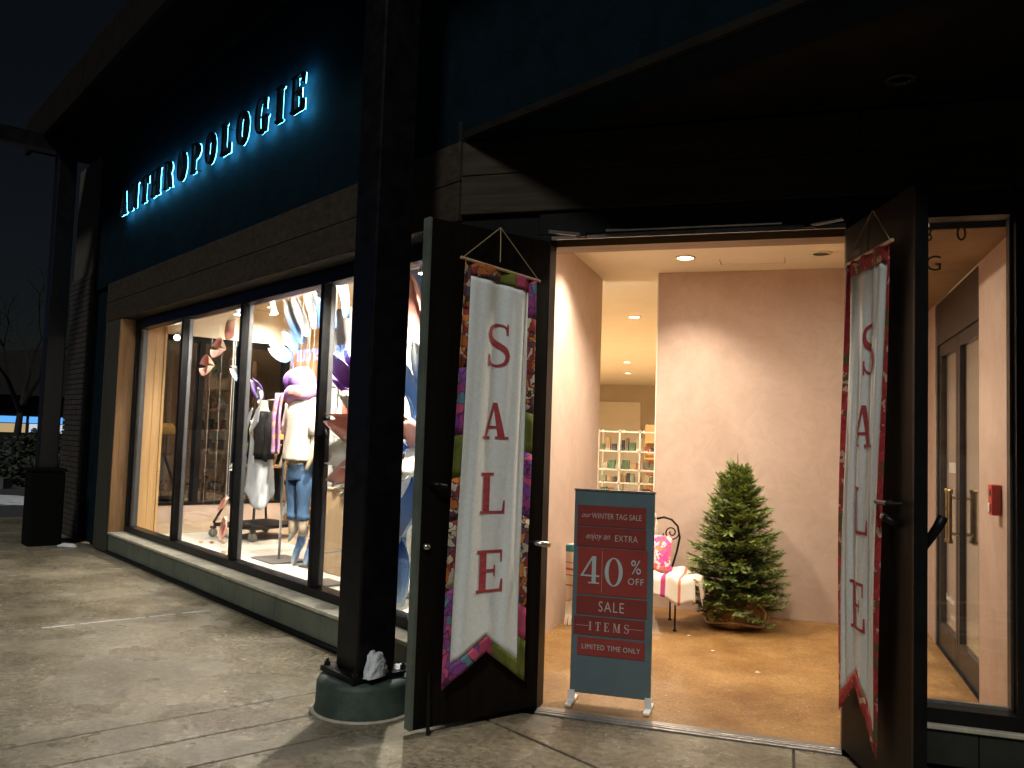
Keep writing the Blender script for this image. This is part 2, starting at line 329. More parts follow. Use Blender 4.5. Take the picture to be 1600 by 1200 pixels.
# the wedge in front of the doors, behind the line of the window front
e0 = FP(-.21, -.023, 0); e1 = FP(-6.9, -.023, 0)
pm = (e0 + (e1 - e0) * .33)
MB().prism([(e0.x + .01, e0.y), (pm.x - .006, pm.y), (pm.x - .006, 4.915), (-1.86, 4.915)], -.1, 0).build('slab', WALK, walk, bevel=.004)
MB().prism([(pm.x + .006, pm.y), (e1.x, e1.y), (e1.x, 4.915), (pm.x + .006, 4.915)], -.1, 0).build('slab', WALK, walk, bevel=.004)
for k_ in range(5): MB(FP).box(3.196, 3.204, -1.55 + k_ * .27, -1.55 + k_ * .27 + random.uniform(.2, .27), -.013, .001 + .002 * random.random()).build('joint_snow', SNOW, walk)
curb = MB(FP).box(-7, 12.2, -2.53, -2.39, -.16, .002).build('kerb', mat('kerb stone', (.45, .44, .42), .7, nscale=8, namt=.2, bump=.2), walk, bevel=.012)

# ================================================================== STORE BUILDING
B = thing('store_building', KP, 'dark storefront with lit display window and angled recessed entrance', 'building')
# upper wall runs straight past the entrance and overhangs it
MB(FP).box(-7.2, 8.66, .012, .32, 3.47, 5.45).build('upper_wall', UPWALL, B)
MB(FP).box(7.8, 8.66, .05, .32, -.1, 3.468).build('end_wall_pier', UPWALL, B)
# lintel timbers over the window
rows = ((2.955, 3.205), (3.209, 3.466))
for j, (z0, z1) in enumerate(rows):
    cut = [-.012, 2.6, 5.4, 7.82] if j else [-.012, 3.9, 7.82]
    for a, b in zip(cut[:-1], cut[1:]):
        MB(FP).box(a + .002, b - .002, -.035, .36, z0, z1).build('lintel_board', LINT, B, bevel=.006)
for j, (z0, z1) in enumerate(((2.99, 3.235), (3.239, 3.462))):
    cut = [-1.985, .35, 4.2] if j else [-1.985, 1.1, 4.2]
    for a, b in zip(cut[:-1], cut[1:]):
        MB().box(a + .002, b - .002, 4.955, 5.33, z0, z1).build('door_beam_board', LINT, B, bevel=.006)
# window pilaster and reveal
MB(FP).box(7.19, 7.8, -.03, .3, .0, 2.953).build('pilaster', wood('weathered post timber', (.06, .056, .046), (.032, .03, .025), .8, 2.2, spec=.2), B, bevel=.006)
MB(FP).box(7.16, 7.188, -.022, .3, .264, 2.95).build('reveal_board', PIL, B)
# knee wall: single tiles, cap pieces, black foot strip
n = 18; a0, a1 = -.02, 7.17
for i in range(n):
    s0 = a0 + (a1 - a0) * i / n; s1 = a0 + (a1 - a0) * (i + 1) / n
    MB(FP).box(s0 + .003, s1 - .003, -.012 - .003 * random.random(), .03, .035, .232).build('tile', TILE, B, bevel=.003)
MB(FP).box(-.02, 7.17, .03, .29, 0, .23).build('knee_wall', GROUT, B)
for i in range(5):
    s0 = a0 + (a1 - a0) * i / 5; s1 = a0 + (a1 - a0) * (i + 1) / 5
    MB(FP).box(s0 + .002, s1 - .002, -.03, .2, .234, .262).build('sill_cap', CAPM, B, bevel=.005)
MB(FP).tube([(-.02, -.03, .02), (7.17, -.03, .02)], .022, 8).build('foot_pipe', BLACK, B, smooth=True)
# window frame
MU = [.5, 2.13, 3.8, 5.45]
wf = MB(FP).box(.02, 7.155, .158, .29, .264, .335).build('window_rail', BLACK, B, bevel=.004)
MB(FP).box(.02, 7.155, .158, .29, 2.83, 2.953).build('window_rail', BLACK, B, bevel=.004)
GREYF = mat('grey frame inside', (.07, .07, .073), .4, .4, nscale=6, namt=.2)
for c in MU:
    MB(FP).box(c - .027, c + .027, .16, .235, .336, 2.829).build('mullion', BLACK, B, bevel=.005)
    MB(FP).box(c - .02, c + .02, .237, .28, .336, 2.829).build('mullion', GREYF, B, bevel=.004)
MB(FP).box(7.085, 7.155, .16, .27, .336, 2.829).build('window_stile', BLACK, B, bevel=.004)
MB(FP).box(7.055, 7.083, .2, .285, .336, 2.829).build('window_stile', GREYF, B)
MB(FP).box(.02, .1, .16, .29, .336, 2.829).build('window_stile', BLACK, B)
ed = [.1] + MU + [7.054]
for a, b in zip(ed[:-1], ed[1:]):
    MB(FP).box(a + (.028 if a > .2 else .001), b - (.028 if b < 6 else .001), .226, .231, .337, 2.828).build('window_pane', GLASS, B)
# ---- entrance wall
MB().box(-1.985, -1.47, 4.99, 5.3, 0, 2.988).build('entrance_pier', BLACK, B)
MB().box(-1.468, -1.392, 4.975, 5.12, 0, 2.84).build('door_jamb', BLACK, B, bevel=.004)
MB().box(.29, .37, 4.975, 5.12, 0, 2.84).build('door_jamb', BLACK, B, bevel=.004)
MB().box(-1.468, .37, 4.975, 5.12, 2.842, 2.986).build('door_head', BLACK, B, bevel=.004)
MB().box(-1.468, .37, 5.125, 5.3, 2.80, 2.986).build('door_head', wood('warm head board', (.4, .24, .11), (.26, .14, .06), .5, 2, axis=0), B)
MB().box(-1.39, .288, 4.985, 5.0, 2.815, 2.84).build('door_stop_strip', ALU, B)
MB().box(.372, .63, 4.98, 5.3, 0, 2.986).build('entrance_pier', BLACK, B, bevel=.006)
for i, (y0, y1, z) in enumerate(((4.92, 4.945, .01), (4.947, 4.97, .014), (4.972, 4.995, .016), (4.997, 5.02, .014), (5.022, 5.05, .01))):
    MB().box(-1.39, .288, y0, y1, -.09, z).build('threshold_strip', ALU, B, bevel=.002)
# small window right of the doors
MB().box(.632, 1.24, 5.0, 5.12, .205, .278).build('window_rail', BLACK, B)
MB().box(.632, 1.24, 5.0, 5.12, 2.856, 2.986).build('window_rail', BLACK, B)
MB().box(.632, .684, 5.0, 5.12, .279, 2.855).build('window_stile', BLACK, B)
MB().box(1.118, 1.24, 5.0, 5.12, .279, 2.855).build('window_stile', BLACK, B)
MB().box(.69, .7, 5.02, 5.11, .28, 2.854).build('glazing_bead', ALU, B)
MB().box(.686, 1.116, 5.1, 5.13, .279, .296).build('glazing_bead', ALU, B)
MB().box(1.1, 1.116, 5.06, 5.13, .297, 2.853).build('glazing_bead', BRONZE, B)
MB().box(.685, 1.117, 5.05, 5.056, .28, 2.854).build('window_pane', GLASS, B)
for x0 in (.632, .94, 1.25, 1.56):
    MB().box(x0 + .002, x0 + .306, 4.985, 5.12, 0, .178).build('tile', mat('dark base tile', (.022, .024, .02), .5, nscale=4, namt=.3, spec=.2), B, bevel=.003)
MB().box(.632, 1.9, 4.965, 5.12, .18, .203).build('sill_cap', CAPM, B, bevel=.004)
MB().box(1.242, 4.2, 4.99, 5.3, .206, 2.986).build('entrance_pier', BLACK, B)
# frosted house numbers on that pane
def text_obj(txt, size, m, parent, f, ext=.001, shear=0., sx=1., name='lettering', spacing=1., center=True):
    """built-in sans lettering laid on the (u, z) plane of frame f"""
    cu = bpy.data.curves.new('t', 'FONT'); cu.body = txt; cu.size = size; cu.shear = shear; cu.space_character = spacing; cu.align_x = 'CENTER' if center else 'LEFT'; cu.resolution_u = 3
    ob = bpy.data.objects.new('t', cu); COL.objects.link(ob)
    dg = bpy.context.evaluated_depsgraph_get(); me0 = bpy.data.meshes.new_from_object(ob.evaluated_get(dg))
    mb = MB(f); vs_ = [(v.co.x * sx, 0, v.co.y) for v in me0.vertices]; mb.add(vs_, [tuple(p.vertices) for p in me0.polygons])
    bpy.data.objects.remove(ob); bpy.data.curves.remove(cu); bpy.data.meshes.remove(me0)
    return mb.build(name, m, parent, solid=ext)
DECAL = mat('etched vinyl', (.3, .26, .17), .8)
text_obj('3', .11, DECAL, B, frame((.71, 5.045, 2.735), (1, 0, 0), (0, 1, 0)), name='house_number')
text_obj('0', .11, DECAL, B, frame((.87, 5.045, 2.735), (1, 0, 0), (0, 1, 0)), name='house_number')
text_obj('G', .12, DECAL, B, frame((.735, 5.045, 2.575), (1, 0, 0), (0, 1, 0)), name='house_number')
# canopy soffit over the entrance with its off downlight
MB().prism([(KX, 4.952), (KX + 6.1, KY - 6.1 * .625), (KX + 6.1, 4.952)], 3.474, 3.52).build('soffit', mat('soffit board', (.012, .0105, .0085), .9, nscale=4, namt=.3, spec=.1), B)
dl = MB().lathe([(.075, .0), (.075, -.012), (.055, -.014), (.05, .0)], (.516, 4.6, 3.473), 20).build('downlight_trim', mat('trim grey', (.03, .03, .028), .6), B, smooth=True)
# roof: eave beam over the columns, cross beams out to the street, brace
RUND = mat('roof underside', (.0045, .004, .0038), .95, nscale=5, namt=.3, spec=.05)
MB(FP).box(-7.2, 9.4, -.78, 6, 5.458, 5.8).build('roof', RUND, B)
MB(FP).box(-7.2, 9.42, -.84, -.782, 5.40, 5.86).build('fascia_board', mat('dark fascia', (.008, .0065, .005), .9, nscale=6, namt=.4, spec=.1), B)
MB().box(KX - .05, 4.2, 5.02, 5.34, 3.464, 3.62).build('light_leak_block', BLACK, B)  # hidden box added to stop store light leaking out above the door beam

# ---- door leaves (0.86 m wide, swung outwards)
def door_leaf(hinge, d, nvis, label, em=EDGE):
    f = frame(hinge, d, nvis)
    p = MB(f).box(.012, .838, -.027, .027, .03, 2.80).build('door', DOORM, B, bevel=.003); lab(p, label)
    MB(f).box(.84, .862, -.03, .03, .03, 2.80).build('edge_strip', em, p, bevel=.002)
    for z in (.35, 1.4, 2.5): MB(f).tube([(0, 0, z - .06), (0, 0, z + .06)], .016, 8).build('hinge', BRONZE, p)
    for (u0, u1) in ((.05, .3), (.305, .56), (.565, .8)): pass
    return f, p
LD = Vector((-.587, -.809, 0)); LN = Vector((.809, -.587, 0)); LH = (-1.41, 4.99, 0)
fl, pl = door_leaf(LH, LD, LN, 'left door leaf swung wide open towards the street')
a = radians(16.6); RD = Vector((sin(a), -cos(a), 0)); RN = Vector((-cos(a), -sin(a), 0)); RH = (.31, 4.97, 0)
fr, pr = door_leaf(RH, RD, RN, 'right door leaf standing open at the small window', BLACK)
# left leaf hardware: lever stub, lock, shoot bolt at the foot, closer shoe
MB(fl).tube([(.79, .03, 1.33), (.78, .075, 1.335), (.72, .085, 1.325)], .013, 8).build('door_handle', BLACK, pl, smooth=True)
MB(fl).lathe([(.0, 0), (.022, 0), (.022, .02), (.012, .03), (0, .03)], (.80, .03, .985), 12).build('lock_cylinder', SILV, pl, smooth=True)
MB(fl).tube([(.76, .04, .32), (.76, .05, .05), (.76, .055, .005)], [.008, .01, .014], 8).build('foot_bolt', IRON, pl)
MB(fl).tube([(.09, .03, .98), (.085, .09, .99), (.02, .13, .985)], .016, 8).build('pull_bar', SILV, pl, smooth=True)
# right leaf hardware
MB(fr).tube([(.62, .03, 1.36), (.62, .1, 1.36), (.735, .1, 1.36), (.735, .03, 1.36)], .01, 8).build('pull_bar', IRON, pr)
MB(fr).tube([(.70, .03, 1.26), (.68, .09, 1.3)], [.014, .017], 10).build('door_handle', IRON, pr, smooth=True)
MB(fr).tube([(.679, .091, 1.3005), (.677, .1, 1.304)], [.017, .012], 10).build('handle_tip', SILV, pr, smooth=True)
MB(fr).tube([(.8, -.03, 1.16), (.835, -.085, 1.27), (.845, -.105, 1.32)], [.016, .022, .022], 10).build('door_handle', BLACK, pr, smooth=True)
for (x, sgn) in ((-1.2, 1), (.1, -1)):      # closer arms under the head
    MB().tube([(x - sgn * .17, 4.84, 2.83), (x + sgn * .02, 4.98, 2.835)], .011, 6).build('closer_arm', ALU, B)
    MB().box(x - .03, x + .03, 4.95, 5.0, 2.82, 2.86).build('closer_shoe', BLACK, B)
MB().tube([(-1.05, 4.965, 2.853), (-.05, 4.965, 2.853)], .008, 6).build('closer_track', ALU, B)

# ================================================================== INTERIOR
vf = struct(MB().box(-1.87, 1.19, 5.052, 9.4, -.06, .006).build('vestibule_floor', VFLOOR))
wl = struct(MB().box(-2.0, -1.87, 5.302, 8.752, 0, 3.45).build('wall_left', PLAST))
wb = struct(MB().box(-1.243, 1.187, 8.5, 8.66, 0, 3.45).build('wall_back', PLAST))
MB().box(-1.255, -1.245, 8.495, 8.665, 0, 3.287).build('wall_edge_trim', CREAM, wb)
wr = struct(MB().box(1.19, 1.3, 5.302, 6.3, 0, 3.28).build('wall_right', PLAST))
MB().box(1.19, 1.3, 8.08, 8.66, 0, 3.28).build('wall_return', PLAST, wr)
cl = struct(MB().box(-2.0, 1.3, 5.302, 8.9, 3.29, 3.44).build('ceiling', CEIL))
MB().box(-.62, -.615, 7.95, 8.18, 3.286, 3.2895).build('access_panel_edge', BRONZE, cl)
MB().box(-.05, -.045, 7.95, 8.18, 3.286, 3.2895).build('access_panel_edge', BRONZE, cl)
MB().box(-.62, -.045, 8.18, 8.185, 3.286, 3.2895).build('access_panel_edge', CEIL, cl)
struct(MB().box(.75, 1.188, 5.302, 8.49, 2.86, 3.288).build('bulkhead', BULK))
# inner glass doors in the right vestibule wall
idr = thing('inner_doors', (1.24, 7.2, 0), 'bronze framed inner glass doors with brass pulls seen through narrow window', 'door')
MB().box(1.2, 1.28, 6.302, 8.078, 2.5, 2.858).build('head_frame', BRONZE, idr)
MB().box(1.2, 1.28, 6.302, 6.36, 0, 2.498).build('frame_stile', BRONZE, idr)
MB().box(1.2, 1.28, 8.02, 8.078, 0, 2.498).build('frame_stile', BRONZE, idr)
for (y0, y1) in ((6.365, 7.185), (7.195, 8.015)):
    for (p, q) in ((y0, y0 + .075), (y1 - .075, y1)):
        MB().box(1.215, 1.265, p, q, .01, 2.495).build('door_stile', BRONZE, idr, bevel=.004)
    MB().box(1.215, 1.265, y0 + .077, y1 - .077, .01, .2).build('kick_plate', BRONZE, idr, bevel=.004)
    MB().box(1.215, 1.265, y0 + .077, y1 - .077, 2.4, 2.495).build('door_rail', BRONZE, idr)
    MB().box(1.237, 1.243, y0 + .078, y1 - .078, .202, 2.398).build('door_pane', GLASS, idr)
for y in (7.14, 7.25):
    for sx in (-1, 1):
        xx = 1.24 + sx * .085
        h = MB().lathe([(.0, 0), (.018, .004), (.022, .02), (.015, .035), (.014, .05), (.014, .36), (.015, .375), (.022, .39), (.018, .406), (0, .41)], (xx, y, .92), 12).build('pull_handle', BRASS, idr, smooth=True)
        for z in (.99, 1.26): MB().tube([(1.24 + sx * .025, y, z), (xx, y, z)], .008, 8).build('handle_post', BRASS, h)
VIN = mat('white vinyl', (.7, .7, .66), .6)
fdoor = frame((1.232, 7.62, 0), (0, -1, 0), (1, 0, 0))
for i in range(4): MB(frame((1.232, 7.33 + i * .09, 1.44), (0, 1, 0), (1, 0, 0))).box(0, .04, -.001, .001, 0, .08).build('vinyl_mark', VIN, idr)
text_obj('Store Hours', .07, VIN, idr, frame((1.232, 7.62, .42), (0, -1, 0), (1, 0, 0)), sx=.9)
text_obj('Sunday', .06, VIN, idr, frame((1.232, 7.5, .3), (0, -1, 0), (1, 0, 0)), sx=.9)

# ---- sales floor beyond
def wpoly(pts): return [(p.x, p.y) for p in pts]
cA, cB, cC = FP(.3, .365, 0), FP(8.4, .365, 0), FP(8.4, 5.6, 0)
store_poly = [(cA.x, cA.y), (cB.x, cB.y), (cC.x, cC.y), (-9.5, 15.2), (-9.5, 28), (8, 28), (8, 5.36), (1.4, 5.36), (-1.9, 5.36)]
struct(MB().prism(store_poly, 3.46, 3.6).build('store_ceiling', CEIL))
MB().prism(store_poly, 3.62, 3.7)
sp2 = [FP(.2, .295, 0), FP(8.4, .295, 0), FP(8.4, 5.6, 0), FP(3.6, 5.6, 0)]
df = struct(MB().prism(wpoly(sp2), -.05, .14).build('store_floor', SFLOOR))
struct(MB(FP).prism([(.24, .296), (7.05, .296), (7.05, 1.62), (1.07, 1.62)], .142, .22).build('display_platform', DFLOOR))
# floor boards of the sales area behind the platform
k = 0
w = 1.63
while w < 5.5:
    MB(FP).box(.08 + .625 * (w + .14) + .1 * (k % 3), 8.38, w, w + .137, .142, .218 + .001 * (k % 3)).build('floor_board', SFLOOR, df); w += .14; k += 1
MB(FP).box(7.06, 8.38, .54, 1.618, .142, .2185).build('floor_board', SFLOOR, df)
struct(MB().prism([(-9.5, 9.41), (8, 9.41), (8, 28), (-9.5, 28)], -.1, 0).build('far_floor', SFLOOR))
struct(MB().prism([(1.31, 5.36), (8, 5.36), (8, 9.4), (1.31, 9.4)], -.1, .003).build('side_floor', mat('cream stone floor', (.7, .62, .46), .4, nscale=3, namt=.08)))
struct(MB().box(-9.5, 8, 28, 28.2, 0, 3.46).build('far_wall', STOREW))
struct(MB().box(8, 8.2, 5.36, 28, 0, 3.46).build('side_wall', CREAM))
struct(MB().box(-9.7, -9.5, 15.2, 28, 0, 3.46).build('side_wall_far', STOREW))
struct(MB().prism(wpoly([FP(8.4, 2.9, 0), FP(8.62, 2.9, 0), FP(8.62, 5.8, 0), FP(8.4, 5.6, 0)]) , 0, 3.458).build('wall_end', mat('warm store wall', (.6, .44, .26), .8, nscale=2, namt=.06)))
struct(MB().prism([(cC.x, cC.y), (cC.x - .15, cC.y + .1), (-9.62, 15.2), (-9.5, 15.2)], 0, 3.458).build('wall_jog', STOREW))
# end wall: knee wall, glass with dark mullions, header
ew = thing('end_window', FP(8.5, 1.7, 0), 'dark floor to ceiling side window with black mullions at the far end', 'window')
MB(FP).box(8.4, 8.6, .33, 2.9, 0, .46).build('knee_wall', mat('pale pink base', (.66, .54, .46), .7, nscale=3, namt=.06), ew)
MB(FP).box(8.39, 8.62, .33, 2.9, .462, .5).build('window_rail', BLACK, ew)
MB(FP).box(8.4, 8.6, .33, 2.9, 2.95, 3.456).build('header', CEIL, ew)
MB(FP).box(8.42, 8.58, .33, 2.9, 2.87, 2.948).build('window_rail', BLACK, ew)
em = [.37, 1.5, 2.1, 2.86]
for c in em: MB(FP).box(8.42, 8.58, c - .04, c + .04, .502, 2.868).build('mullion', BLACK, ew)
for a_, b_ in zip(em[:-1], em[1:]): MB(FP).box(8.5, 8.506, a_ + .041, b_ - .041, .503, 2.867).build('window_pane', GLASSD, ew)
# timber lined jamb inside the left end of the display
jb = thing('window_jamb', FP(7.1, .45, .22), 'golden oak jamb lining beside the leftmost display pane', 'jamb')
for i in range(2): MB(FP).box(7.09, 7.145, .292 + i * .105, .396 + i * .105, .222, 2.9).build('jamb_board', GOLDW, jb, bevel=.004)
MB(FP).box(7.075, 7.16, .503, .535, .222, 2.9).build('jamb_edge', GOLDW, jb, bevel=.004)
# head lining and backdrop wall of the display
struct(MB(FP).prism([(.37, .37), (8.38, .37), (8.38, .72), (.55, .72)], 2.97, 3.455).build('window_head_lining', mat('blush head lining', (.6, .42, .33), .6, nscale=3, namt=.1)))
bd = thing('display_backdrop', FP(2.4, 1.55, .22), 'grey plaster backdrop panel behind the mannequins', 'panel')
for a_, b_ in ((1.05, 2.2), (2.205, 3.3), (3.305, 4.46)): MB(FP).box(a_, b_, 1.5, 1.58, .222, 2.99).build('panel', PANEL, bd)
MB(FP).box(1.06, 4.48, 1.49, 1.497, .222, .33).build('skirting', BRONZE, bd)
struct(MB().box(-2.03, -2.003, 5.5, 8.75, .22, 3.455).build('display_side_wall', PANEL))
# store partition seen through the vestibule gap: pale niche in the far wall
MB().box(-6.6, -4.6, 27.93, 27.99, 0, 2.9).build('pale_niche', CREAM, bpy.data.objects['far_wall'])

# ================================================================== LAMPS
WARM = (1, .87, .69); NEUT = (1, .92, .8)
def downlight(p, label, lit=True, energy=0, target=None, cone=130, m=None, r=.07, group='recessed ceiling downlights', col=WARM):
    t = thing('downlight', p, label, 'downlight', group)
    MB().lathe([(r, -.012), (r + .018, -.012), (r + .018, 0), (r, 0)], p, 20, cap=False).build('trim_ring', CREAM, t, smooth=True)
    MB().lathe([(0, -.003), (r, -.003)], p, 20, cap=False).build('lens', (m or LAMPON) if lit else mat('dark lens', (.12, .1, .08), .4), t)
    if energy: lamp('SPOT', t, (p[0], p[1], p[2] - .03), energy, col, .05, target or (p[0], p[1], 0), cone, .95)
    return t
downlight((-.909, 7.80, 3.289), 'lit round downlight in vestibule ceiling above the bench', True, 190, (-1.05, 7.87, 0), 116, r=.075)
downlight((.253, 7.80, 3.289), 'unlit round downlight in vestibule ceiling near right side', False)
downlight((-.35, 5.95, 3.289), 'added unseen fill downlight in vestibule ceiling just inside the doors', True, 210, (-.3, 6.3, 0), 176)  # added out of view as ambient fill for the vestibule
downlight((-1.4, 7.0, 3.289), 'added unseen fill downlight near the left vestibule wall above the doorway', True, 300, (-1.75, 7.3, 0), 116)  # added out of view to brighten the lower left wall
downlight((.55, 6.6, 3.289), 'added unseen fill downlight near the bulkhead above the doorway', True, 125, (.5, 6.6, 0), 174)  # added out of view, fills the right side of the vestibule
for i, (x, y) in enumerate(((-2.2, 12.6), (-3.6, 19.8), (-4.15, 23), (-6.4, 15.5), (-5.0, 17.4), (-1.0, 16))):
    downlight((x, y, 3.459), ['nearest', 'second', 'third', 'fourth', 'fifth', 'sixth'][i] + ' lit downlight on the sales floor ceiling behind the vestibule', True, 680, None, 165, r=.085)
downlight((3.2, 7.2, 3.459), 'lit downlight on the ceiling beyond the inner glass doors', True, 420, None, 165)
k = 0
for s_ in (4.9, 5.9, 6.9, 7.8):
    for w_ in (2.3, 3.2, 4.1, 5.0):
        k += 1
        downlight(tuple(FP(s_ + .12 * (k % 2), w_, 3.459)), 'small lit downlight over the shelving, %s row from the window, %s from the backdrop' % (['first', 'second', 'third', 'fourth'][int((w_ - 2.3) / .9 + .5)], ['first', 'second', 'third', 'fourth'][int(s_ - 4.9 + .2)]), True, 190 if k % 2 else 0, None, 150, r=.055, group='downlight rows over the shelving', col=NEUT)
def track_spot(s, w, z, tgt, label, energy, cone=110, col=NEUT):
    p = FP(s, w, z + .07); t = thing('track_spotlight', p, label, 'spotlight', 'spotlights along the display window')
    L = FP(s, w, z); T = Vector(tgt); d = (T - L).normalized()
    MB().tube([tuple(p + Vector((0, 0, .0))), tuple(L)], .012, 8).build('stem', SILV, t)
    MB().tube([tuple(L - d * .07), tuple(L + d * .04), tuple(L + d * .07)], [.034, .036, .046], 14).build('head', mat('white lamp can', (.8, .8, .78), .4), t, smooth=True)
    q = L + d * .0725
    MB().tube([tuple(q - d * .001), tuple(q + d * .001)], .04, 14).build('lens', LAMPON2, t)
    lamp('SPOT', t, tuple(q + d * .012), energy, col, .035, tuple(T), cone, .5)
    return t
track_spot(6.3, .5, 2.9, FP(5.6, 1.0, .2), 'lit spotlight over the leftmost display pane', 75, 140)
track_spot(4.62, .46, 2.9, FP(4.6, .5, 0), 'lit spotlight over the black jacket mannequin', 280, 168)
track_spot(4.1, .62, 2.88, FP(3.8, .95, .9), 'lit spotlight second along the window over the jeans mannequin', 130, 150)
track_spot(2.78, .46, 2.9, FP(3.5, 1.5, 2.2), 'large lit spotlight beside the third mullion', 720, 150)
track_spot(1.08, .46, 2.9, FP(1.1, .44, 0), 'lit spotlight over the giant paper flower', 720, 172)
track_spot(8.15, 1.02, 2.9, FP(2.0, -1.6, 0), 'lit spotlight at the dark side window aimed along the glass', 60, 70)

# ================================================================== HALO-LIT SIGN
def Rr(x0, y0, x1, y1): return [(x0, y0), (x1, y0), (x1, y1), (x0, y1)]
def ring(cx, cy, rx, ry, tx, ty, a0, a1, n=14):
    o = [(cx + rx * cos(radians(a0 + (a1 - a0) * i / n)), cy + ry * sin(radians(a0 + (a1 - a0) * i / n))) for i in range(n + 1)]
    i_ = [(cx + (rx - tx) * cos(radians(a0 + (a1 - a0) * i / n)), cy + (ry - ty) * sin(radians(a0 + (a1 - a0) * i / n))) for i in range(n + 1)]
    return o + i_[::-1]
def stroke(pts, wd):
    L_, R_ = [], []
    for i, p in enumerate(pts):
        a = pts[max(0, i - 1)]; b = pts[min(len(pts) - 1, i + 1)]; dx, dy = b[0] - a[0], b[1] - a[1]; l = sqrt(dx * dx + dy * dy) or 1
        nx, ny = -dy / l * wd[i] / 2, dx / l * wd[i] / 2; L_.append((p[0] + nx, p[1] + ny)); R_.append((p[0] - nx, p[1] - ny))
    return L_ + R_[::-1]
def strip(pts, wd):
    o = stroke(pts, wd); n = len(pts); return [[o[i], o[i + 1], o[2 * n - 2 - i], o[2 * n - 1 - i]] for i in range(n - 1)]
def polys_of(prim): return prim if isinstance(prim[0][0], (tuple, list)) else [prim]
def spath(n=22):                # spine of a serif S
    c = [(.60, .80), (.55, .93), (.36, .97), (.16, .90), (.10, .74), (.17, .60), (.35, .51), (.54, .41), (.62, .26), (.55, .09), (.35, .03), (.15, .07), (.08, .22)]
    wd = [.05, .05, .06, .09, .125, .145, .155, .145, .125, .09, .06, .05, .05]
    P, Wd = [], []
    for i in range(len(c) - 1):
        p0, p1, p2, p3 = c[max(0, i - 1)], c[i], c[i + 1], c[min(len(c) - 1, i + 2)]
        for k in range(4):
            t = k / 4; f = lambda a, b, cc, d: .5 * (2 * b + (cc - a) * t + (2 * a - 5 * b + 4 * cc - d) * t * t + (3 * b - a - 3 * cc + d) * t ** 3)
            P.append((f(p0[0], p1[0], p2[0], p3[0]), f(p0[1], p1[1], p2[1], p3[1]))); Wd.append(wd[i] + (wd[i + 1] - wd[i]) * t)
    return strip(P + [c[-1]], Wd + [wd[-1]])
T_ = .19; h_ = .065
GL = {
 'A': (.80, [[(.06, .0), (.14, .0), (.42, 1), (.34, 1)], [(.50, 0), (.72, 0), (.46, 1), (.34, 1)], Rr(.2, .29, .56, .29 + h_), Rr(0, 0, .26, h_), Rr(.42, 0, .82, h_)]),
 'N': (.82, [Rr(.08, 0, .15, 1), Rr(.66, 0, .73, 1), [(.08, 1), (.27, 1), (.73, 0), (.62, 0)], Rr(0, 0, .24, h_), Rr(0, 1 - h_, .2, 1), Rr(.56, 1 - h_, .82, 1)]),
 'T': (.72, [Rr(.27, 0, .27 + T_, 1), Rr(0, 1 - h_, .73, 1), [(0, .7), (.045, .7), (.09, 1), (0, 1)], [(.685, .7), (.73, .7), (.73, 1), (.64, 1)], Rr(.16, 0, .57, h_)]),
 'H': (.88, [Rr(.08, 0, .08 + T_, 1), Rr(.60, 0, .60 + T_, 1), Rr(.2, .47, .62, .47 + h_), Rr(0, 0, .35, h_), Rr(0, 1 - h_, .35, 1), Rr(.52, 0, .87, h_), Rr(.52, 1 - h_, .87, 1)]),
 'R': (.84, [Rr(.08, 0, .08 + T_, 1), Rr(0, 0, .36, h_), Rr(0, 1 - h_, .36, 1), ring(.34, .745, .34, .255, T_, .065, -90, 90), stroke([(.40, .52), (.55, .42), (.62, .22), (.68, .04), (.8, .02)], [.08, .16, .19, .13, .05])]),
 'O': (.80, [ring(.39, .5, .39, .52, T_, .05, 0, 180, 18), ring(.39, .5, .39, .52, T_, .05, 180, 360, 18)]),
 'P': (.76, [Rr(.08, 0, .08 + T_, 1), Rr(0, 0, .38, h_), Rr(0, 1 - h_, .36, 1), ring(.34, .73, .38, .27, T_, .065, -90, 90)]),
 'L': (.70, [Rr(.08, 0, .08 + T_, 1), Rr(0, 1 - h_, .36, 1), Rr(0, 0, .66, h_), [(.6, 0), (.68, 0), (.68, .32), (.64, .32)]]),
 'G': (.86, [ring(.4, .5, .40, .52, T_, .05, 62, 298, 22), Rr(.55, .02, .55 + T_, .42), Rr(.46, .40, .84, .40 + h_), [(.6, .70), (.66, .70), (.66, 1), (.62, 1)]]),
 'I': (.42, [Rr(.1, 0, .1 + T_, 1), Rr(0, 0, .39, h_), Rr(0, 1 - h_, .39, 1)]),
 'E': (.74, [Rr(.08, 0, .08 + T_, 1), Rr(0, 0, .68, h_), Rr(0, 1 - h_, .66, 1), Rr(.2, .48, .5, .48 + h_), [(.62, 0), (.70, 0), (.70, .3), (.66, .3)], [(.62, 1), (.67, 1), (.67, .72), (.63, .72)], Rr(.46, .38, .5, .64)]),
 'S': (.72, [spath(), [(.57, .74), (.63, .74), (.63, 1), (.59, 1)], [(.06, 0), (.10, 0), (.12, .28), (.06, .28)]]),
 'M': (1.0, [Rr(.08, 0, .14, 1), Rr(.74, 0, .74 + T_, 1), [(.08, 1), (.28, 1), (.56, .02), (.46, .02)], [(.76, 1), (.84, 1), (.52, .02), (.46, .02)], Rr(0, 0, .24, h_), Rr(0, 1 - h_, .2, 1), Rr(.66, 0, 1.01, h_), Rr(.8, 1 - h_, 1.01, 1)]),
 '4': (.74, [Rr(.44, 0, .60, 1), [(.0, .27), (.08, .27), (.52, 1), (.44, 1)], Rr(0, .25, .74, .31), Rr(.30, 0, .74, .05)]),
 '0': (.72, [ring(.35, .5, .35, .52, .15, .04, 0, 180, 20), ring(.35, .5, .35, .52, .15, .04, 180, 360, 20)]),
}
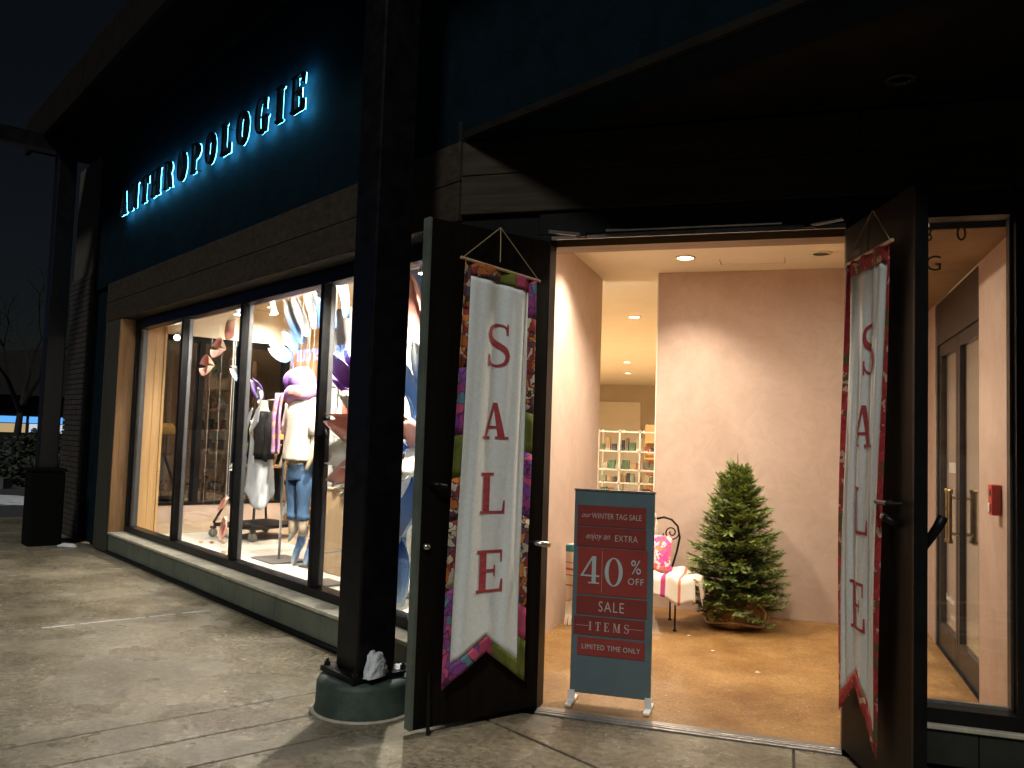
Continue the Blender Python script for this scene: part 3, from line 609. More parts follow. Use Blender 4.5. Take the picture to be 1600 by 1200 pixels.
def glyph(f, ch, h, sx, d0, d1, name, m, parent, front=-1):
    """serif letter h tall standing on (0, 0) of frame f; strokes are proud of one another by 0.3 mm"""
    mb = MB(f)
    for i, poly in enumerate(GL[ch][1]):
        e = front * .0003 * i
        for pl_ in polys_of(poly): mb.extrude([(x * h * sx, y * h) for x, y in pl_], d0 + e, d1 + e)
    return mb.build(name, m, parent)
HALO = emis('cyan halo light', (.1, .6, 1.0), 62)
LETM = mat('black letter metal', (.004, .004, .005), .5)
sg = thing('store_sign', FP(4.7, 0, 4.27), 'row of dark letters with blue halo light high on the teal wall', 'sign')
word = 'ANTHROPOLOGIE'; H = .315; sx = .98
adv = [GL[c][0] * H * sx for c in word]; S0, S1 = 7.27, 2.14; gap = (S0 - S1 - sum(adv)) / (len(word) - 1)
s_ = S0
for ch, ad in zip(word, adv):
    f = frame(FP(s_, 0, 4.27), -FD, -FN)         # reads left to right from the street, v points outwards
    lt = glyph(f, ch, H, sx, .06, .1, 'letter', LETM, sg, 1)
    mb = MB(f)
    for i, poly in enumerate(GL[ch][1]):         # light sheet set inside the back of each channel letter
        pp = [(x * H * sx, y * H) for x, y in poly]; n_ = len(pp)
        mb.add([(x, .0594 - .00012 * i, y) for x, y in pp], [tuple(range(n_))])
    mb.build('halo_light', HALO, lt, recalc=False)
    for (u, z) in ((.12, .12), (.16, .86)):
        MB(f).tube([(GL[ch][0] * H * sx * .35, .0, z * H), (GL[ch][0] * H * sx * .35, .065, z * H)], .006, 6).build('stand_off', IRON, lt)
    s_ -= ad + gap

# ================================================================== COLUMNS
def column(s, w, label, top, half=.115, round_base=True):
    o = FP(s, w, 0); t = thing('steel_column', o, label, 'column', 'columns along the walk'); f = frame(o, FD, FN)
    if round_base:
        prof = [(.0, .0), (.285, 0), (.285, .02), (.278, .035), (.274, .165), (.262, .19), (.23, .2), (0, .2)]
        MB(f).lathe(prof, (0, 0, 0), 40).build('concrete_base', mat('green painted concrete', (.05, .075, .064), .6, nscale=6, col2=(.016, .03, .026), bump=.2, bscale=22), t, smooth=True)
        MB(f).lathe([(.287, .0), (.305, .0), (.30, .008), (.286, .012)], (0, 0, .0005), 40).build('base_skirt', CAPM, t, smooth=True)
        MB(f).box(-.19, .19, -.19, .19, .202, .235).build('base_plate', STEEL, t, bevel=.005)
        for (a_, b_) in ((-1, -1), (-1, 1), (1, -1), (1, 1)):
            bb = MB(f).lathe([(.018, 0), (.018, .025), (0, .025)], (a_ * .16, b_ * .16, .2355), 6).build('bolt', IRON, t)
            MB(f).tube([(a_ * .16, b_ * .16, .258), (a_ * .16, b_ * .16, .275)], .009, 8).build('stud', IRON, bb)
    else:
        MB(f).box(-.2, .2, -.2, .2, -.1, .96).build('pedestal', mat('dark plinth', (.0022, .0023, .0025), .9, spec=.1, nscale=6, namt=.4), t, bevel=.02)
        MB(f).box(-.215, .215, -.215, .215, .962, 1.0).build('pedestal_cap', mat('dark plinth', (.02, .02, .02), .8), t, bevel=.01)
    z0 = .2355 if round_base else 1.0
    mb = MB(f); tw = .03
    mb.box(-half, half, -half, half, z0, top)
    c = mb.build('shaft', STEEL, t, bevel=.012)
    return t, f
t1, f1 = column(.1, -.5, 'black square steel column with round green base beside open door', 5.456, .125)
t2, f2 = column(8.35, -.52, 'far dark column on square pedestal at the left end', 5.456, .115, False)
# cross beam and brace running out from the far column
xb = thing('cross_beam', FP(8.35, -.8, 4.6), 'dark beam running from far column out over the street', 'beam')
MB(FP).box(8.25, 8.45, -7.2, -.43, 5.22, 5.42).build('beam', STEEL, xb)
MB(FP).box(8.22, 8.48, -.6, -.432, 5.1, 5.218).build('bracket', STEEL, xb)
# drifted snow on the near base
def snow_lump(name, p, rx, ry, rz, label, seed=1):
    """crusted snow: soft mound broken up by several octaves of noise"""
    from mathutils import noise
    bm = bmesh.new(); bmesh.ops.create_icosphere(bm, subdivisions=5, radius=1); sh = Vector((seed * 3.1, seed * 1.7, 0))
    for v in bm.verts:
        d = v.co.copy(); k = 1 + .24 * noise.noise(d * 1.8 + sh) + .09 * noise.noise(d * 4.5 + sh) + .05 * noise.noise(d * 11 + sh) + .025 * noise.noise(d * 26 + sh)
        top = max(0, d.z); v.co = Vector((d.x * rx * k * (1 - .12 * top), d.y * ry * k * (1 - .12 * top), max(-.01, d.z) * rz * k))
    me = bpy.data.meshes.new(name); bm.to_mesh(me); bm.free(); me.materials.append(SNOW); me.polygons.foreach_set('use_smooth', [True] * len(me.polygons))
    o = bpy.data.objects.new(name, me); COL.objects.link(o); o.location = p; return tag(o, label, 'snow', 'snow clumps')
q = f1(-.165, -.03, .235); snow_lump('snow_clump', q, .055, .105, .125, 'lump of snow stuck against the near column foot', seed=3)
q = f1(-.12, .17, .2); snow_lump('snow_clump', q, .09, .06, .05, 'crusted snow on the round column base beside the door', seed=5)
q = FP(8.0, -.28, 0); snow_lump('snow_clump', q, .14, .09, .04, 'small snow patch at foot of far column', seed=8)

# brick pier at the end of the building, single bricks
bp_ = thing('brick_pier', FP(9.0, .2, 0), 'dark brick pier behind the far column', 'pier')
BRK = mat('dark brick', (.03, .024, .02), .8, nscale=9, namt=.4, bump=.3)
MB(FP).box(8.72, 9.93, .02, .55, -.1, 5.45).build('mortar_core', GROUT, bp_)
bricks = 0
for r in range(50):
    z = .0 + r * .075
    off = .11 if r % 2 else 0; ss = [(8.70, 8.81)] if r % 2 else []; x_ = 8.70 + off + (.0 if not off else .01)
    while x_ < 9.9: ss.append((x_, min(x_ + .22, 9.95))); x_ += .23
    for a_, b_ in ss:
        MB(FP).box(a_, b_, .0 - .004 * random.random(), .1, z + .005, z + .07).build('brick', BRK, bp_); bricks += 1

# ================================================================== BANNERS
FLORAL = print_mat('floral print', [(.55, .48, .38), (.45, .13, .03), (.5, .43, .33), (.27, .03, .03), (.12, .06, .1), (.65, .22, .04)], 24, (.05, .015, .012))
PAISLEY = print_mat('paisley print', [(.3, .05, .22), (.2, .06, .32), (.5, .08, .2), (.22, .05, .26), (.1, .22, .28)], 19, (.09, .02, .09))
OLIVE = mat('olive cloth', (.12, .14, .02), .9, nscale=9, namt=.35)
PINKC = mat('magenta cloth', (.4, .06, .14), .9, nscale=12, namt=.4)
REDF = print_mat('red floral print', [(.45, .03, .03), (.5, .05, .05), (.35, .02, .03), (.6, .4, .3), (.5, .04, .05), (.4, .03, .05), (.1, .1, .03)], 30, (.25, .02, .03))
LINEN = mat('white linen', (.8, .87, .89), .9, nscale=60, namt=.07, bump=.15, bscale=220)
APPL = mat('red applique', (.5, .085, .09), .9, nscale=16, col2=(.3, .03, .045), stretch=(1, 1, 7))
ROD = mat('birch rod', (.6, .45, .3), .6)
def banner(f, top, bot, notch, folds, bmats, letters, label, amp, width=.055, seed=1):
    """f: leaf frame (u along leaf, v off the face). top/bot: u at the two sides; reading left side first"""
    rnd = random.Random(seed); ph = [rnd.random() * 6.3 for _ in range(4)]
    (uL, zL), (uR, zR) = top; (bL, zbL), (bR, zbR) = bot; un, zn = notch
    def cloth(a, b):                       # a across 0..1 from reading left, b down 0..1
        u0 = uL + (bL - uL) * b; u1 = uR + (bR - uR) * b
        u = u0 + (u1 - u0) * a
        zt = zL + (zR - zL) * a
        c = (un - bL) / (bR - bL)
        zb = zbL + (zn - zbL) * (a / c) if a < c else zn + (zbR - zn) * ((a - c) / (1 - c))
        z = zt + (zb - zt) * b
        k = .25 + .75 * min(1, 2.2 * (1 - b) + .35)
        v = .075 + amp * k * (sin(a * folds * 6.28 + ph[0] + 1.6 * sin(b * 2.2 + ph[1]) + 1.1 * sin(a * 5 + ph[3])) + .45 * sin(a * folds * 11.3 + ph[2] + b * 3.5 + 1.5 * sin(a * 7))) + .012 * sin(b * 5 + ph[3]) * b
        return (u, v, z)
    org = f((uL + uR) / 2, .07, (zbL + zbR) / 2)
    t = thing('sale_banner', org, label, 'banner', 'sale banners on the door leaves')
    wd = abs(uR - uL); m_ = width / wd; nb = 60
    hb = .085 / (zL - zn)
    lo = 1 - hb
    MB(f).grid(lambda i, j: cloth(m_ + (1 - 2 * m_) * i, .035 + (lo - .035) * j), 56, nb).build('cloth', LINEN, t, smooth=True, solid=.0015)
    for i, (x0, x1) in enumerate(((0, m_), (1 - m_, 1))):
        seq = bmats[i]; b = 0
        for (frac, mm) in seq:
            e = min(1, b + frac); bb, ee = b, e
            def fn(p, q, bb=bb, ee=ee, x0=x0, x1=x1):
                c = cloth(x0 + (x1 - x0) * p, bb + (ee - bb - .001) * q); return (c[0], c[1] + .003, c[2])
            MB(f).grid(fn, 6, max(4, int(40 * (e - b)))).build('border_patch', mm, t, smooth=True, solid=.002); b = e
    tm = bmats[2]
    for i, mm in enumerate(tm):
        x0 = m_ + (1 - 2 * m_) * i / len(tm); x1 = m_ + (1 - 2 * m_) * (i + 1) / len(tm)
        MB(f).grid(lambda p, q, x0=x0, x1=x1: (lambda c: (c[0], c[1] + .004, c[2]))(cloth(x0 + (x1 - x0) * p, .036 * q)), 14, 3).build('border_patch', mm, t, smooth=True, solid=.002)
    bmx = bmats[3]
    for i, mm in enumerate(bmx):
        x0 = m_ + (1 - 2 * m_) * i / len(bmx); x1 = m_ + (1 - 2 * m_) * (i + 1) / len(bmx)
        MB(f).grid(lambda p, q, x0=x0, x1=x1: (lambda c: (c[0], c[1] + .004, c[2]))(cloth(x0 + (x1 - x0) * p, lo + (1 - lo) * q)), 14, 4).build('border_patch', mm, t, smooth=True, solid=.002)
    du = (uR - uL)
    MB(f).tube([(uL - .03 * (1 if du > 0 else -1), .075, zL), (uR + .03 * (1 if du > 0 else -1), .075, zR)], .009, 8).build('rod', ROD, t)
    hook = ((uL + uR) / 2 - .0, .05, max(zL, zR) + .22)
    cd_ = MB(f); cd_.tube([(uL - .02 * (1 if du > 0 else -1), .08, zL), hook], .0025, 5); cd_.tube([hook, (uR + .02 * (1 if du > 0 else -1), .08, zR)], .0025, 5)
    cd_.tube([hook, (hook[0] + .01, .07, hook[2] - .1), (hook[0] + .02, .085, hook[2] - .21)], .003, 5); cd_.build('hanging_cord', CORD, t)
    # applique letters follow the folds
    for (ch, uc, zc, h, wv) in letters:
        sgn = 1 if du > 0 else -1; w0 = GL[ch][0] * h * wv
        for i, poly in enumerate(GL[ch][1]):
            bm = bmesh.new()
            for pl_ in polys_of(poly):
                bm.faces.new([bm.verts.new((uc + sgn * (x * h * wv - w0 / 2), 0, zc + (y - .5) * h)) for x, y in pl_])
            bmesh.ops.remove_doubles(bm, verts=bm.verts[:], dist=1e-5)
            bmesh.ops.triangulate(bm, faces=bm.faces[:])
            for _ in range(3):
                ed = [e for e in bm.edges if e.calc_length() > .014]
                if ed: bmesh.ops.subdivide_edges(bm, edges=ed, cuts=1)
                bmesh.ops.triangulate(bm, faces=bm.faces[:])
            if i == 0: mb = MB(f)
            bm.verts.index_update(); out = []
            for v in bm.verts:
                u, z = v.co.x, v.co.z
                # invert cloth(): b from height near the middle, a from u
                b = (zL - z) / (zL - (zn if abs(u - un) < .1 else zbL)); a_ = 0
                for _ in range(2):
                    u0 = uL + (bL - uL) * b; u1 = uR + (bR - uR) * b; a_ = (u - u0) / (u1 - u0)
                    zt = zL + (zR - zL) * a_; c = (un - bL) / (bR - bL)
                    zb = zbL + (zn - zbL) * (a_ / c) if a_ < c else zn + (zbR - zn) * ((a_ - c) / (1 - c)); b = (zt - z) / (zt - zb)
                out.append((u, cloth(a_, b)[1] + .0035 + .0004 * i, z))
            mb.add(out, [tuple(v.index for v in fc.verts) for fc in bm.faces]); bm.free()
        mb.build('letter', APPL, t)
    return t
Lf = [(.12, FLORAL), (.14, FLORAL), (.16, PAISLEY), (.1, OLIVE), (.1, FLORAL), (.16, FLORAL), (.22, PAISLEY)]
Rf = [(.1, PAISLEY), (.24, FLORAL), (.1, OLIVE), (.16, PAISLEY), (.22, FLORAL), (.08, PINKC), (.1, OLIVE)]
banner(fl, ((.646, 2.595), (.145, 2.535)), ((.70, .228), (.135, .199)), (.412, .405), 2.7, (Lf, Rf, [FLORAL, FLORAL, OLIVE, PINKC], [PAISLEY, PAISLEY, PINKC, OLIVE, OLIVE]),
       [('S', .40, 2.126, .25, .92), ('A', .405, 1.695, .205, 1.05), ('L', .40, 1.285, .23, 1.05), ('E', .40, .848, .235, 1.08)],
       'white sale banner with multicoloured floral border on the left door leaf', .010, .045, 4)
rl = [(1, REDF)]
banner(fr, ((.17, 2.57), (.70, 2.57)), ((.08, .24), (.57, .16)), (.30, .425), 3.4, (rl, rl, [REDF], [REDF]),
       [('S', .475, 2.09, .25, .80), ('A', .42, 1.715, .205, 1.05), ('L', .385, 1.30, .23, 1.05), ('E', .35, .83, .235, 1.08)],
       'white sale banner with red border on the right door leaf', .008, .032, 9)

# ================================================================== SALE SIGN STAND
st = thing('sale_sign_stand', (-1.0, 5.22, .006), 'tall dark teal sale sign board with red panels in the doorway', 'sign')
sa = radians(1.5); fs = frame((-1.005, 5.21, 0), (cos(sa), sin(sa), 0), (-sin(sa), cos(sa), 0))
SBW, SB0, SB1 = .245, .07, 1.29
TEAL = mat('teal board', (.105, .16, .185), .3, nscale=4, namt=.12)
REDP = mat('red panel', (.21, .034, .03), .42, nscale=5, namt=.1); REDP2 = mat('bright red panel', (.28, .042, .035), .42, nscale=5, namt=.1)
MB(fs).box(-SBW, SBW, 0, .028, SB0, SB1).build('board', TEAL, st, bevel=.003)
MB(fs).box(-SBW - .004, SBW + .004, -.004, .032, SB1 + .001, SB1 + .012).build('top_rail', ALU, st)
FOOT = mat('white foot', (.72, .74, .74), .5)
for x in (-SBW + .012, SBW - .012):
    MB(fs).extrude([(x - .02, .008), (x + .02, .008), (x + .02, .085), (x - .02, .085)], -.012, -.002).build('foot', FOOT, st)
    MB(fs).box(x - .02, x + .02, -.10, .12, .007, .026).build('foot', FOOT, st, bevel=.006)
INK = mat('pale blue ink', (.42, .5, .53), .6); INK2 = mat('pale pink ink', (.5, .4, .38), .6)
def panel(x0, x1, f0, f1, m, tilt=0):
    Hh = SB1 - SB0; z1 = SB1 - f0 * Hh; z0 = SB1 - f1 * Hh; xa = -SBW + x0 * 2 * SBW; xb = -SBW + x1 * 2 * SBW
    p = MB(fs).box(xa, xb, -.004, -.0005, z0, z1).build('red_panel', m, st)
    c = fs((xa + xb) / 2, -.0062, (z0 + z1) / 2); ff = frame(c, (cos(sa), sin(sa), 0), (-sin(sa), cos(sa), 0)); return p, ff, xb - xa, z1 - z0
def serif_word(txt, h, ff, u, z, parent, m, sxx=1., gap=.2):
    tot = sum(GL[c][0] * h * sxx for c in txt) + gap * h * (len(txt) - 1); x = u - tot / 2
    for c in txt:
        o = ff(x, 0, z); glyph(lambda a, b, cc, o=o: o + Vector((cos(sa), sin(sa), 0)) * a + Vector((-sin(sa), cos(sa), 0)) * b + Vector((0, 0, cc)), c, h, sxx, -.0004, .0012, 'lettering', m, parent); x += GL[c][0] * h * sxx + gap * h
def sh(ff, u, z): 
    o = ff(u, 0, z); return frame(o, (cos(sa), sin(sa), 0), (-sin(sa), cos(sa), 0))
p, ff, w_, h_2 = panel(.04, .90, .071, .172, REDP)
text_obj('our', .046, INK2, p, sh(ff, -.158, -.012), shear=.35, sx=.85); text_obj('WINTER TAG SALE', .048, INK2, p, sh(ff, .032, -.016), sx=.72, spacing=1.05)
p, ff, w_, h_2 = panel(.04, .905, .178, .275, REDP)
text_obj('enjoy an', .055, INK2, p, sh(ff, -.083, -.012), shear=.35, sx=.8); text_obj('EXTRA', .055, INK2, p, sh(ff, .092, -.02), sx=.78, spacing=1.1)
p, ff, w_, h_2 = panel(.06, .93, .281, .512, REDP2)
serif_word('4', .165, ff, -.135, -.075, p, INK, .95); serif_word('0', .165, ff, .012, -.08, p, INK, .95)
MB(sh(ff, -.062, 0)).box(-.001, .001, -.0004, .0012, -.125, .125).build('divider', INK2, p)
text_obj('%', .12, INK, p, sh(ff, .145, .0), sx=.8); text_obj('OFF', .056, INK, p, sh(ff, .145, -.065), sx=.95, spacing=1.1)
p, ff, w_, h_2 = panel(.055, .935, .522, .612, REDP)
text_obj('SALE', .088, INK2, p, sh(ff, 0, -.031), sx=.78, spacing=1.15)
p, ff, w_, h_2 = panel(.03, .915, .622, .712, REDP)
serif_word('ITEMS', .052, ff, 0, -.026, p, INK2, .85, .42)
for sg_ in (-1, 1): MB(sh(ff, sg_ * .155, 0)).box(-.05, .05, -.0004, .0012, -.001, .001).build('rule', INK2, p)
p, ff, w_, h_2 = panel(.08, .92, .725, .812, REDP2)
text_obj('LIMITED TIME ONLY', .043, INK, p, sh(ff, 0, -.015), sx=.86, spacing=1.08)

# ================================================================== FIR TREE
TX, TY = -.43, 8.0
tr = thing('fir_tree', (TX, TY, .006), 'bushy cut fir tree in a burlap wrapped root ball', 'tree')
NEED = bpy.data.materials.new('fir needles'); NEED.use_nodes = True
nn = NEED.node_tree.nodes; LL = NEED.node_tree.links; bb = nn['Principled BSDF']; bb.inputs['Roughness'].default_value = .5
at = nn.new('ShaderNodeAttribute'); at.attribute_name = 'tone'; rp = nn.new('ShaderNodeValToRGB'); LL.new(at.outputs['Fac'], rp.inputs[0])
rp.color_ramp.elements[0].color = (.055, .105, .035, 1); rp.color_ramp.elements[1].color = (.36, .44, .12, 1); LL.new(rp.outputs[0], bb.inputs['Base Color'])
rnd = random.Random(5); NV, NF, TN = [], [], []
def needle_twig(p, d, length, upn, tone):
    side = d.cross(upn); side.normalize(); n_ = int(length / .0055)
    for i in range(n_):
        t = i / n_; b = p + d * (length * t)
        for sgn in (-1, 1):
            a = rnd.uniform(-.25, 1.0)
            dr = (d * .65 + side * sgn * .8 * cos(a) + upn * (.75 * sin(a) + .1)).normalized(); L_ = rnd.uniform(.019, .028) * (1 - .35 * t)
            wv = d.cross(dr); wv = (dr.cross(wv)).normalized() * .0029
            k = len(NV); NV.extend([b - wv, b + wv, b + dr * L_]); NF.append((k, k + 1, k + 2)); TN.append(min(1, max(0, tone + rnd.uniform(-.12, .12) + .25 * t)))
stem = MB()
stem.tube([(TX, TY, .2), (TX + .01, TY, .8), (TX, TY, 1.42)], [.035, .022, .006], 8)
twigs = MB()
for i in range(560):
    h = .2 + 1.2 * (i / 560) ** 1.1
    rmax = .485 * (1 - max(0, h - .28) / 1.2) ** .70 + .02
    if h < .4: rmax *= .72 + .28 * max(0, h - .2) / .2
    az = i * 2.399 + rnd.uniform(-.3, .3); Lb = rmax * rnd.choice((rnd.uniform(.55, .9), rnd.uniform(.85, 1.06), rnd.uniform(.9, 1.1)))
    slope = -.02 + .5 * (h - .3) / 1.1 + rnd.uniform(-.28, .28)
    d = Vector((cos(az), sin(az), slope)).normalized(); p0 = Vector((TX, TY, h - .05))
    if TY + Lb * sin(az) > 8.46: Lb *= .8
    droop = rnd.uniform(.0, .1) * Lb
    pts = [p0 + d * (Lb * t) + Vector((0, 0, -droop * t * t * 2 + .06 * t ** 3)) for t in (0, .35, .7, 1)]
    twigs.tube([tuple(q) for q in pts], [.006, .005, .003, .002], 4)
    upn = Vector((0, 0, 1)); base_tone = rnd.uniform(-.1, .45)
    nside = max(4, int(Lb / .021))
    for j in range(nside):
        t = .3 + .7 * j / nside; k = min(2, int(t * 3 / 1.0001)); tt = t * 3 - k
        pp = pts[k].lerp(pts[k + 1], min(1, tt)); dd = (pts[k + 1] - pts[k]).normalized(); sd_ = dd.cross(upn).normalized() * (1 if j % 2 else -1)
        td = (dd * rnd.uniform(.5, .9) + sd_ * rnd.uniform(.3, 1.0) + upn * rnd.uniform(-.45, .45)).normalized()
        needle_twig(pp, td, rnd.uniform(.06, .11) * (1.15 - .5 * t), upn, base_tone + .5 * (t - .55) + rnd.uniform(-.1, .25))
    needle_twig(pts[2], (pts[3] - pts[2]).normalized(), (pts[3] - pts[2]).length + .03, upn, base_tone + .3)
for (dx, dy, hh, tp) in ((0, 0, 1.3, 1.53), (.02, .01, 1.28, 1.44), (-.05, 0, 1.26, 1.42), (.05, -.02, 1.27, 1.40), (-.02, .03, 1.3, 1.45)):
    a_ = Vector((TX + dx * .4, TY + dy * .4, hh)); b_ = Vector((TX + dx * 1.6, TY + dy, tp)); twigs.tube([tuple(a_), tuple(b_)], [.005, .002], 4)
    needle_twig(a_, (b_ - a_).normalized(), (b_ - a_).length * .85, Vector((1, 0, 0)), .4)
stem.build('trunk', RUSTW, tr, smooth=True); twigs.build('branches', mat('fir bark', (.1, .065, .035), .9), tr)
me = bpy.data.meshes.new('foliage'); o_ = Vector(tr['_o']); me.from_pydata([tuple(v - o_) for v in NV], [], NF)
at_ = me.attributes.new('tone', 'FLOAT', 'FACE'); at_.data.foreach_set('value', TN); me.materials.append(NEED)
cr = bpy.data.objects.new('foliage', me); COL.objects.link(cr); cr.parent = tr; cr['_o'] = tr['_o']
BURL = mat('burlap', (.42, .28, .15), .95, nscale=6, col2=(.27, .17, .08), bump=.5, bscale=50)
def ballr(k, z): return .245 + .02 * sin(3 * k + 1) + .015 * sin(7 * k) + .012 * sin(z * 60 + k * 4)
MB().loft([[(TX + ballr(2 * pi * i / 36, z) * f_ * cos(2 * pi * i / 36), TY + ballr(2 * pi * i / 36, z) * f_ * sin(2 * pi * i / 36), z) for i in range(36)]
           for z, f_ in ((.008, .9), (.04, 1.02), (.1, 1.06), (.17, 1.02), (.23, .86), (.28, .55), (.3, .2))]).build('root_ball', BURL, tr, smooth=True)
ROPE = mat('tan rope', (.55, .42, .27), .9)
MB().tube([(TX + (.27 + .01 * sin(5 * a)) * cos(a), TY + (.27 + .01 * cos(4 * a)) * sin(a), .055 + .02 * sin(3 * a)) for a in [2 * pi * i / 30 for i in range(30)]], .011, 6, closed=True).build('rope', ROPE, tr, smooth=True)
MB().tube([(TX + .24, TY - .13, .05), (TX + .26, TY - .12, .16), (TX + .2, TY - .14, .24), (TX + .1, TY - .17, .26)], .012, 6).build('rope', ROPE, tr, smooth=True)
MB().tube([(TX - .24, TY - .1, .06), (TX - .2, TY - .17, .12), (TX - .08, TY - .24, .08), (TX + .05, TY - .26, .05)], .012, 6).build('rope', ROPE, tr, smooth=True)

# ================================================================== BENCH WITH THROWS
bn = thing('iron_bench', (-1.35, 7.75, .006), 'black iron scroll back bench behind the sale sign', 'bench')
bx0, bx1, by0, by1 = -1.78, -.86, 7.3, 7.86
ff = frame((0, 0, 0), (1, 0, 0), (0, 1, 0))
for (x, y) in ((-1.0, 7.95), (-1.74, 7.42), (-1.74, 7.9), (-.90, 7.50)):
    MB().tube([(x, y, .008), (x, y, .44)], .008, 8).build('leg', IRON, bn)
    MB().lathe([(0, 0), (.018, 0), (.014, .014), (0, .014)], (x, y, .0065), 10).build('foot', IRON, bn)
MB().tube([(-1.74, 7.42, .44), (-.86, 7.50, .44), (-1.0, 7.95, .44), (-1.74, 7.9, .44)], .011, 8, closed=True).build('seat_frame', IRON, bn)
for i in range(6): MB().tube([(-1.68 + i * .14, 7.42, .452), (-1.68 + i * .12, 7.92, .452)], .006, 6).build('seat_bar', IRON, bn)
def spiral(cx, y, cz, r0, r1, a0, turns, n=26):
    return [(cx + (r0 + (r1 - r0) * i / n) * cos(a0 + turns * 2 * pi * i / n), y, cz + (r0 + (r1 - r0) * i / n) * sin(a0 + turns * 2 * pi * i / n)) for i in range(n + 1)]
for sgn, cx in ((1, -1.0), (-1, -1.72)):
    yy = 7.95
    arch = [(cx + sgn * .07 * 0, yy, .44), (cx + sgn * .05, yy, .62), (cx + sgn * .075, yy, .75), (cx + sgn * .055, yy, .85), (cx, yy, .905), (cx - sgn * .07, yy, .925), (cx - sgn * .16, yy, .90)]
    MB().tube(arch, .010, 8).build('back_frame', IRON, bn, smooth=True)
    MB().tube(spiral(cx - sgn * .0, yy, .79, .068, .012, 0 if sgn > 0 else pi, -1.6 * sgn), .0065, 6).build('scroll', IRON, bn, smooth=True)
    MB().tube([(cx - sgn * .075, yy, .78), (cx - sgn * .04, yy, .62), (cx - sgn * .005, yy, .46)], .0065, 6).build('scroll', IRON, bn, smooth=True)
MB().tube([(-1.14, 7.94, .46), (-1.10, 7.94, .6), (-1.10, 7.94, .72), (-1.16, 7.94, .86), (-1.3, 7.94, .94), (-1.45, 7.94, .94), (-1.6, 7.94, .86)], .009, 8).build('back_hoop', mat('blue iron', (.06, .13, .22), .45, .3), bn, smooth=True)
# cream throw over the seat with coral stripes and fringe
def stripe_mat(name, base, stripes, axis):
    st_ = [(0, base)]
    for (p, w, c) in stripes: st_ += [(p - w, base), (p - w + .004, c), (p + w, c), (p + w + .004, base)]
    m = ramp_mat(name, st_, axis, .95); return m
CRE = (.8, .74, .64)
TH = stripe_mat('striped throw', CRE, [(.5, .018, (.62, .2, .13)), (.56, .008, (.65, .3, .2)), (.72, .02, (.5, .06, .22)), (.86, .012, (.62, .2, .13))], 0)
thr = thing('throw_blanket', (-1.25, 7.6, .46), 'cream throw with coral and magenta stripes over bench seat', 'blanket')
def thf(p, q):
    x = -1.70 + .94 * p; y = 7.93 - .50 * q; z = .478 + .035 * sin(p * 5) * (1 - q) + .012 * sin(p * 31 + q * 4)
    x += .04 * q; 
    if q > .72: z -= (q - .72) * (.62 + .18 * sin(p * 9)); y = 7.405 - (q - .72) * .1 + .012 * sin(p * 26)
    elif q > .5: y = 7.68 - (q - .5) * 1.25
    if q < .3: z += (.3 - q) * .12
    return (x, y, z)
MB().grid(thf, 40, 24).build('cloth', TH, thr, smooth=True, solid=.008)
FRIN = mat('cream fringe', (.78, .7, .58), .95)
fm = MB()
for i in range(46):
    q = .05 + .75 * i / 46; x, y, z = thf(1, q); L_ = .13 + .05 * random.random()
    fm.tube([(x - .01, y, z), (x + .03 + .02 * random.random(), y, z - .02), (x + .045 + .03 * random.random(), y + .01 * random.uniform(-1, 1), z - L_)], [.006, .005, .003], 5)
fm.build('fringe', FRIN, thr)
# striped blanket hanging down the left end of the bench
TH2 = stripe_mat('hanging striped throw', (.75, .66, .55), [(.28, .015, (.6, .2, .15)), (.45, .012, (.6, .22, .16)), (.55, .02, (.58, .1, .12)), (.66, .012, (.6, .3, .2)), (.9, .06, (.05, .25, .32))], 2)
hb = thing('hanging_blanket', (-1.8, 7.3, .1), 'striped cream blanket with long fringe hanging at the left end', 'blanket')
MB().grid(lambda p, q: (-1.82 + .26 * p, 7.28 + .012 * sin(p * 14 + q * 2) + .05 * (1 - q), .2 + .5 * q + .02 * sin(p * 3)), 22, 20).build('cloth', TH2, hb, smooth=True, solid=.006)
fm = MB()
for i in range(26):
    x = -1.815 + .25 * i / 26; fm.tube([(x, 7.33, .2), (x + .004 * sin(i * 3), 7.325, .1), (x + .01 * sin(i * 5), 7.3, .012)], [.005, .006, .004], 5)
fm.build('fringe', FRIN, hb)
# knotted cream scarf over the backrest
sc_ = thing('fringed_scarf', (-1.2, 7.92, .6), 'cream fringed scarf hanging from the bench back', 'scarf')
fm = MB()
for i in range(34):
    x = -1.30 + .16 * i / 34; z0 = .93 + .03 * sin(i); 
    fm.tube([(x, 7.9, z0), (x + .02, 7.86, z0 - .1), (x + .035 + .02 * sin(i * 2), 7.87, .62 + .1 * random.random()), (x + .05, 7.86, .5 + .12 * random.random())], [.008, .009, .006, .003], 5)
fm.build('strands', FRIN, sc_)
MB().lathe([(0, 0), (.05, .01), (.075, .05), (.05, .09), (0, .1)], (-1.2, 7.88, .88), 14).build('knot', FRIN, sc_, smooth=True)
PIL2 = print_mat('magenta cushion print', [(.6, .07, .3), (.75, .6, .5), (.7, .14, .03), (.5, .05, .25), (.7, .2, .1), (.75, .62, .55)], 26, (.6, .1, .3))
cu_ = MB()
cu_.grid(lambda p, q: (lambda a, b, k: (-1.16 + .34 * (p - .5) * (1 - .06 * k), 7.66 + .1 * (q - .5), .62 + .28 * (q - .5) + .0))(p, q, 0) if False else
         (-1.15 + .36 * (p - .5), 7.70 + .16 * (q - .5) - .07 * (sin(pi * p) * sin(pi * q)) ** .5, .63 + .29 * (q - .5)), 16, 14)
cu_.grid(lambda p, q: (-1.15 + .36 * (p - .5), 7.70 + .16 * (q - .5) + .07 * (sin(pi * p) * sin(pi * q)) ** .5, .63 + .29 * (q - .5)), 16, 14)
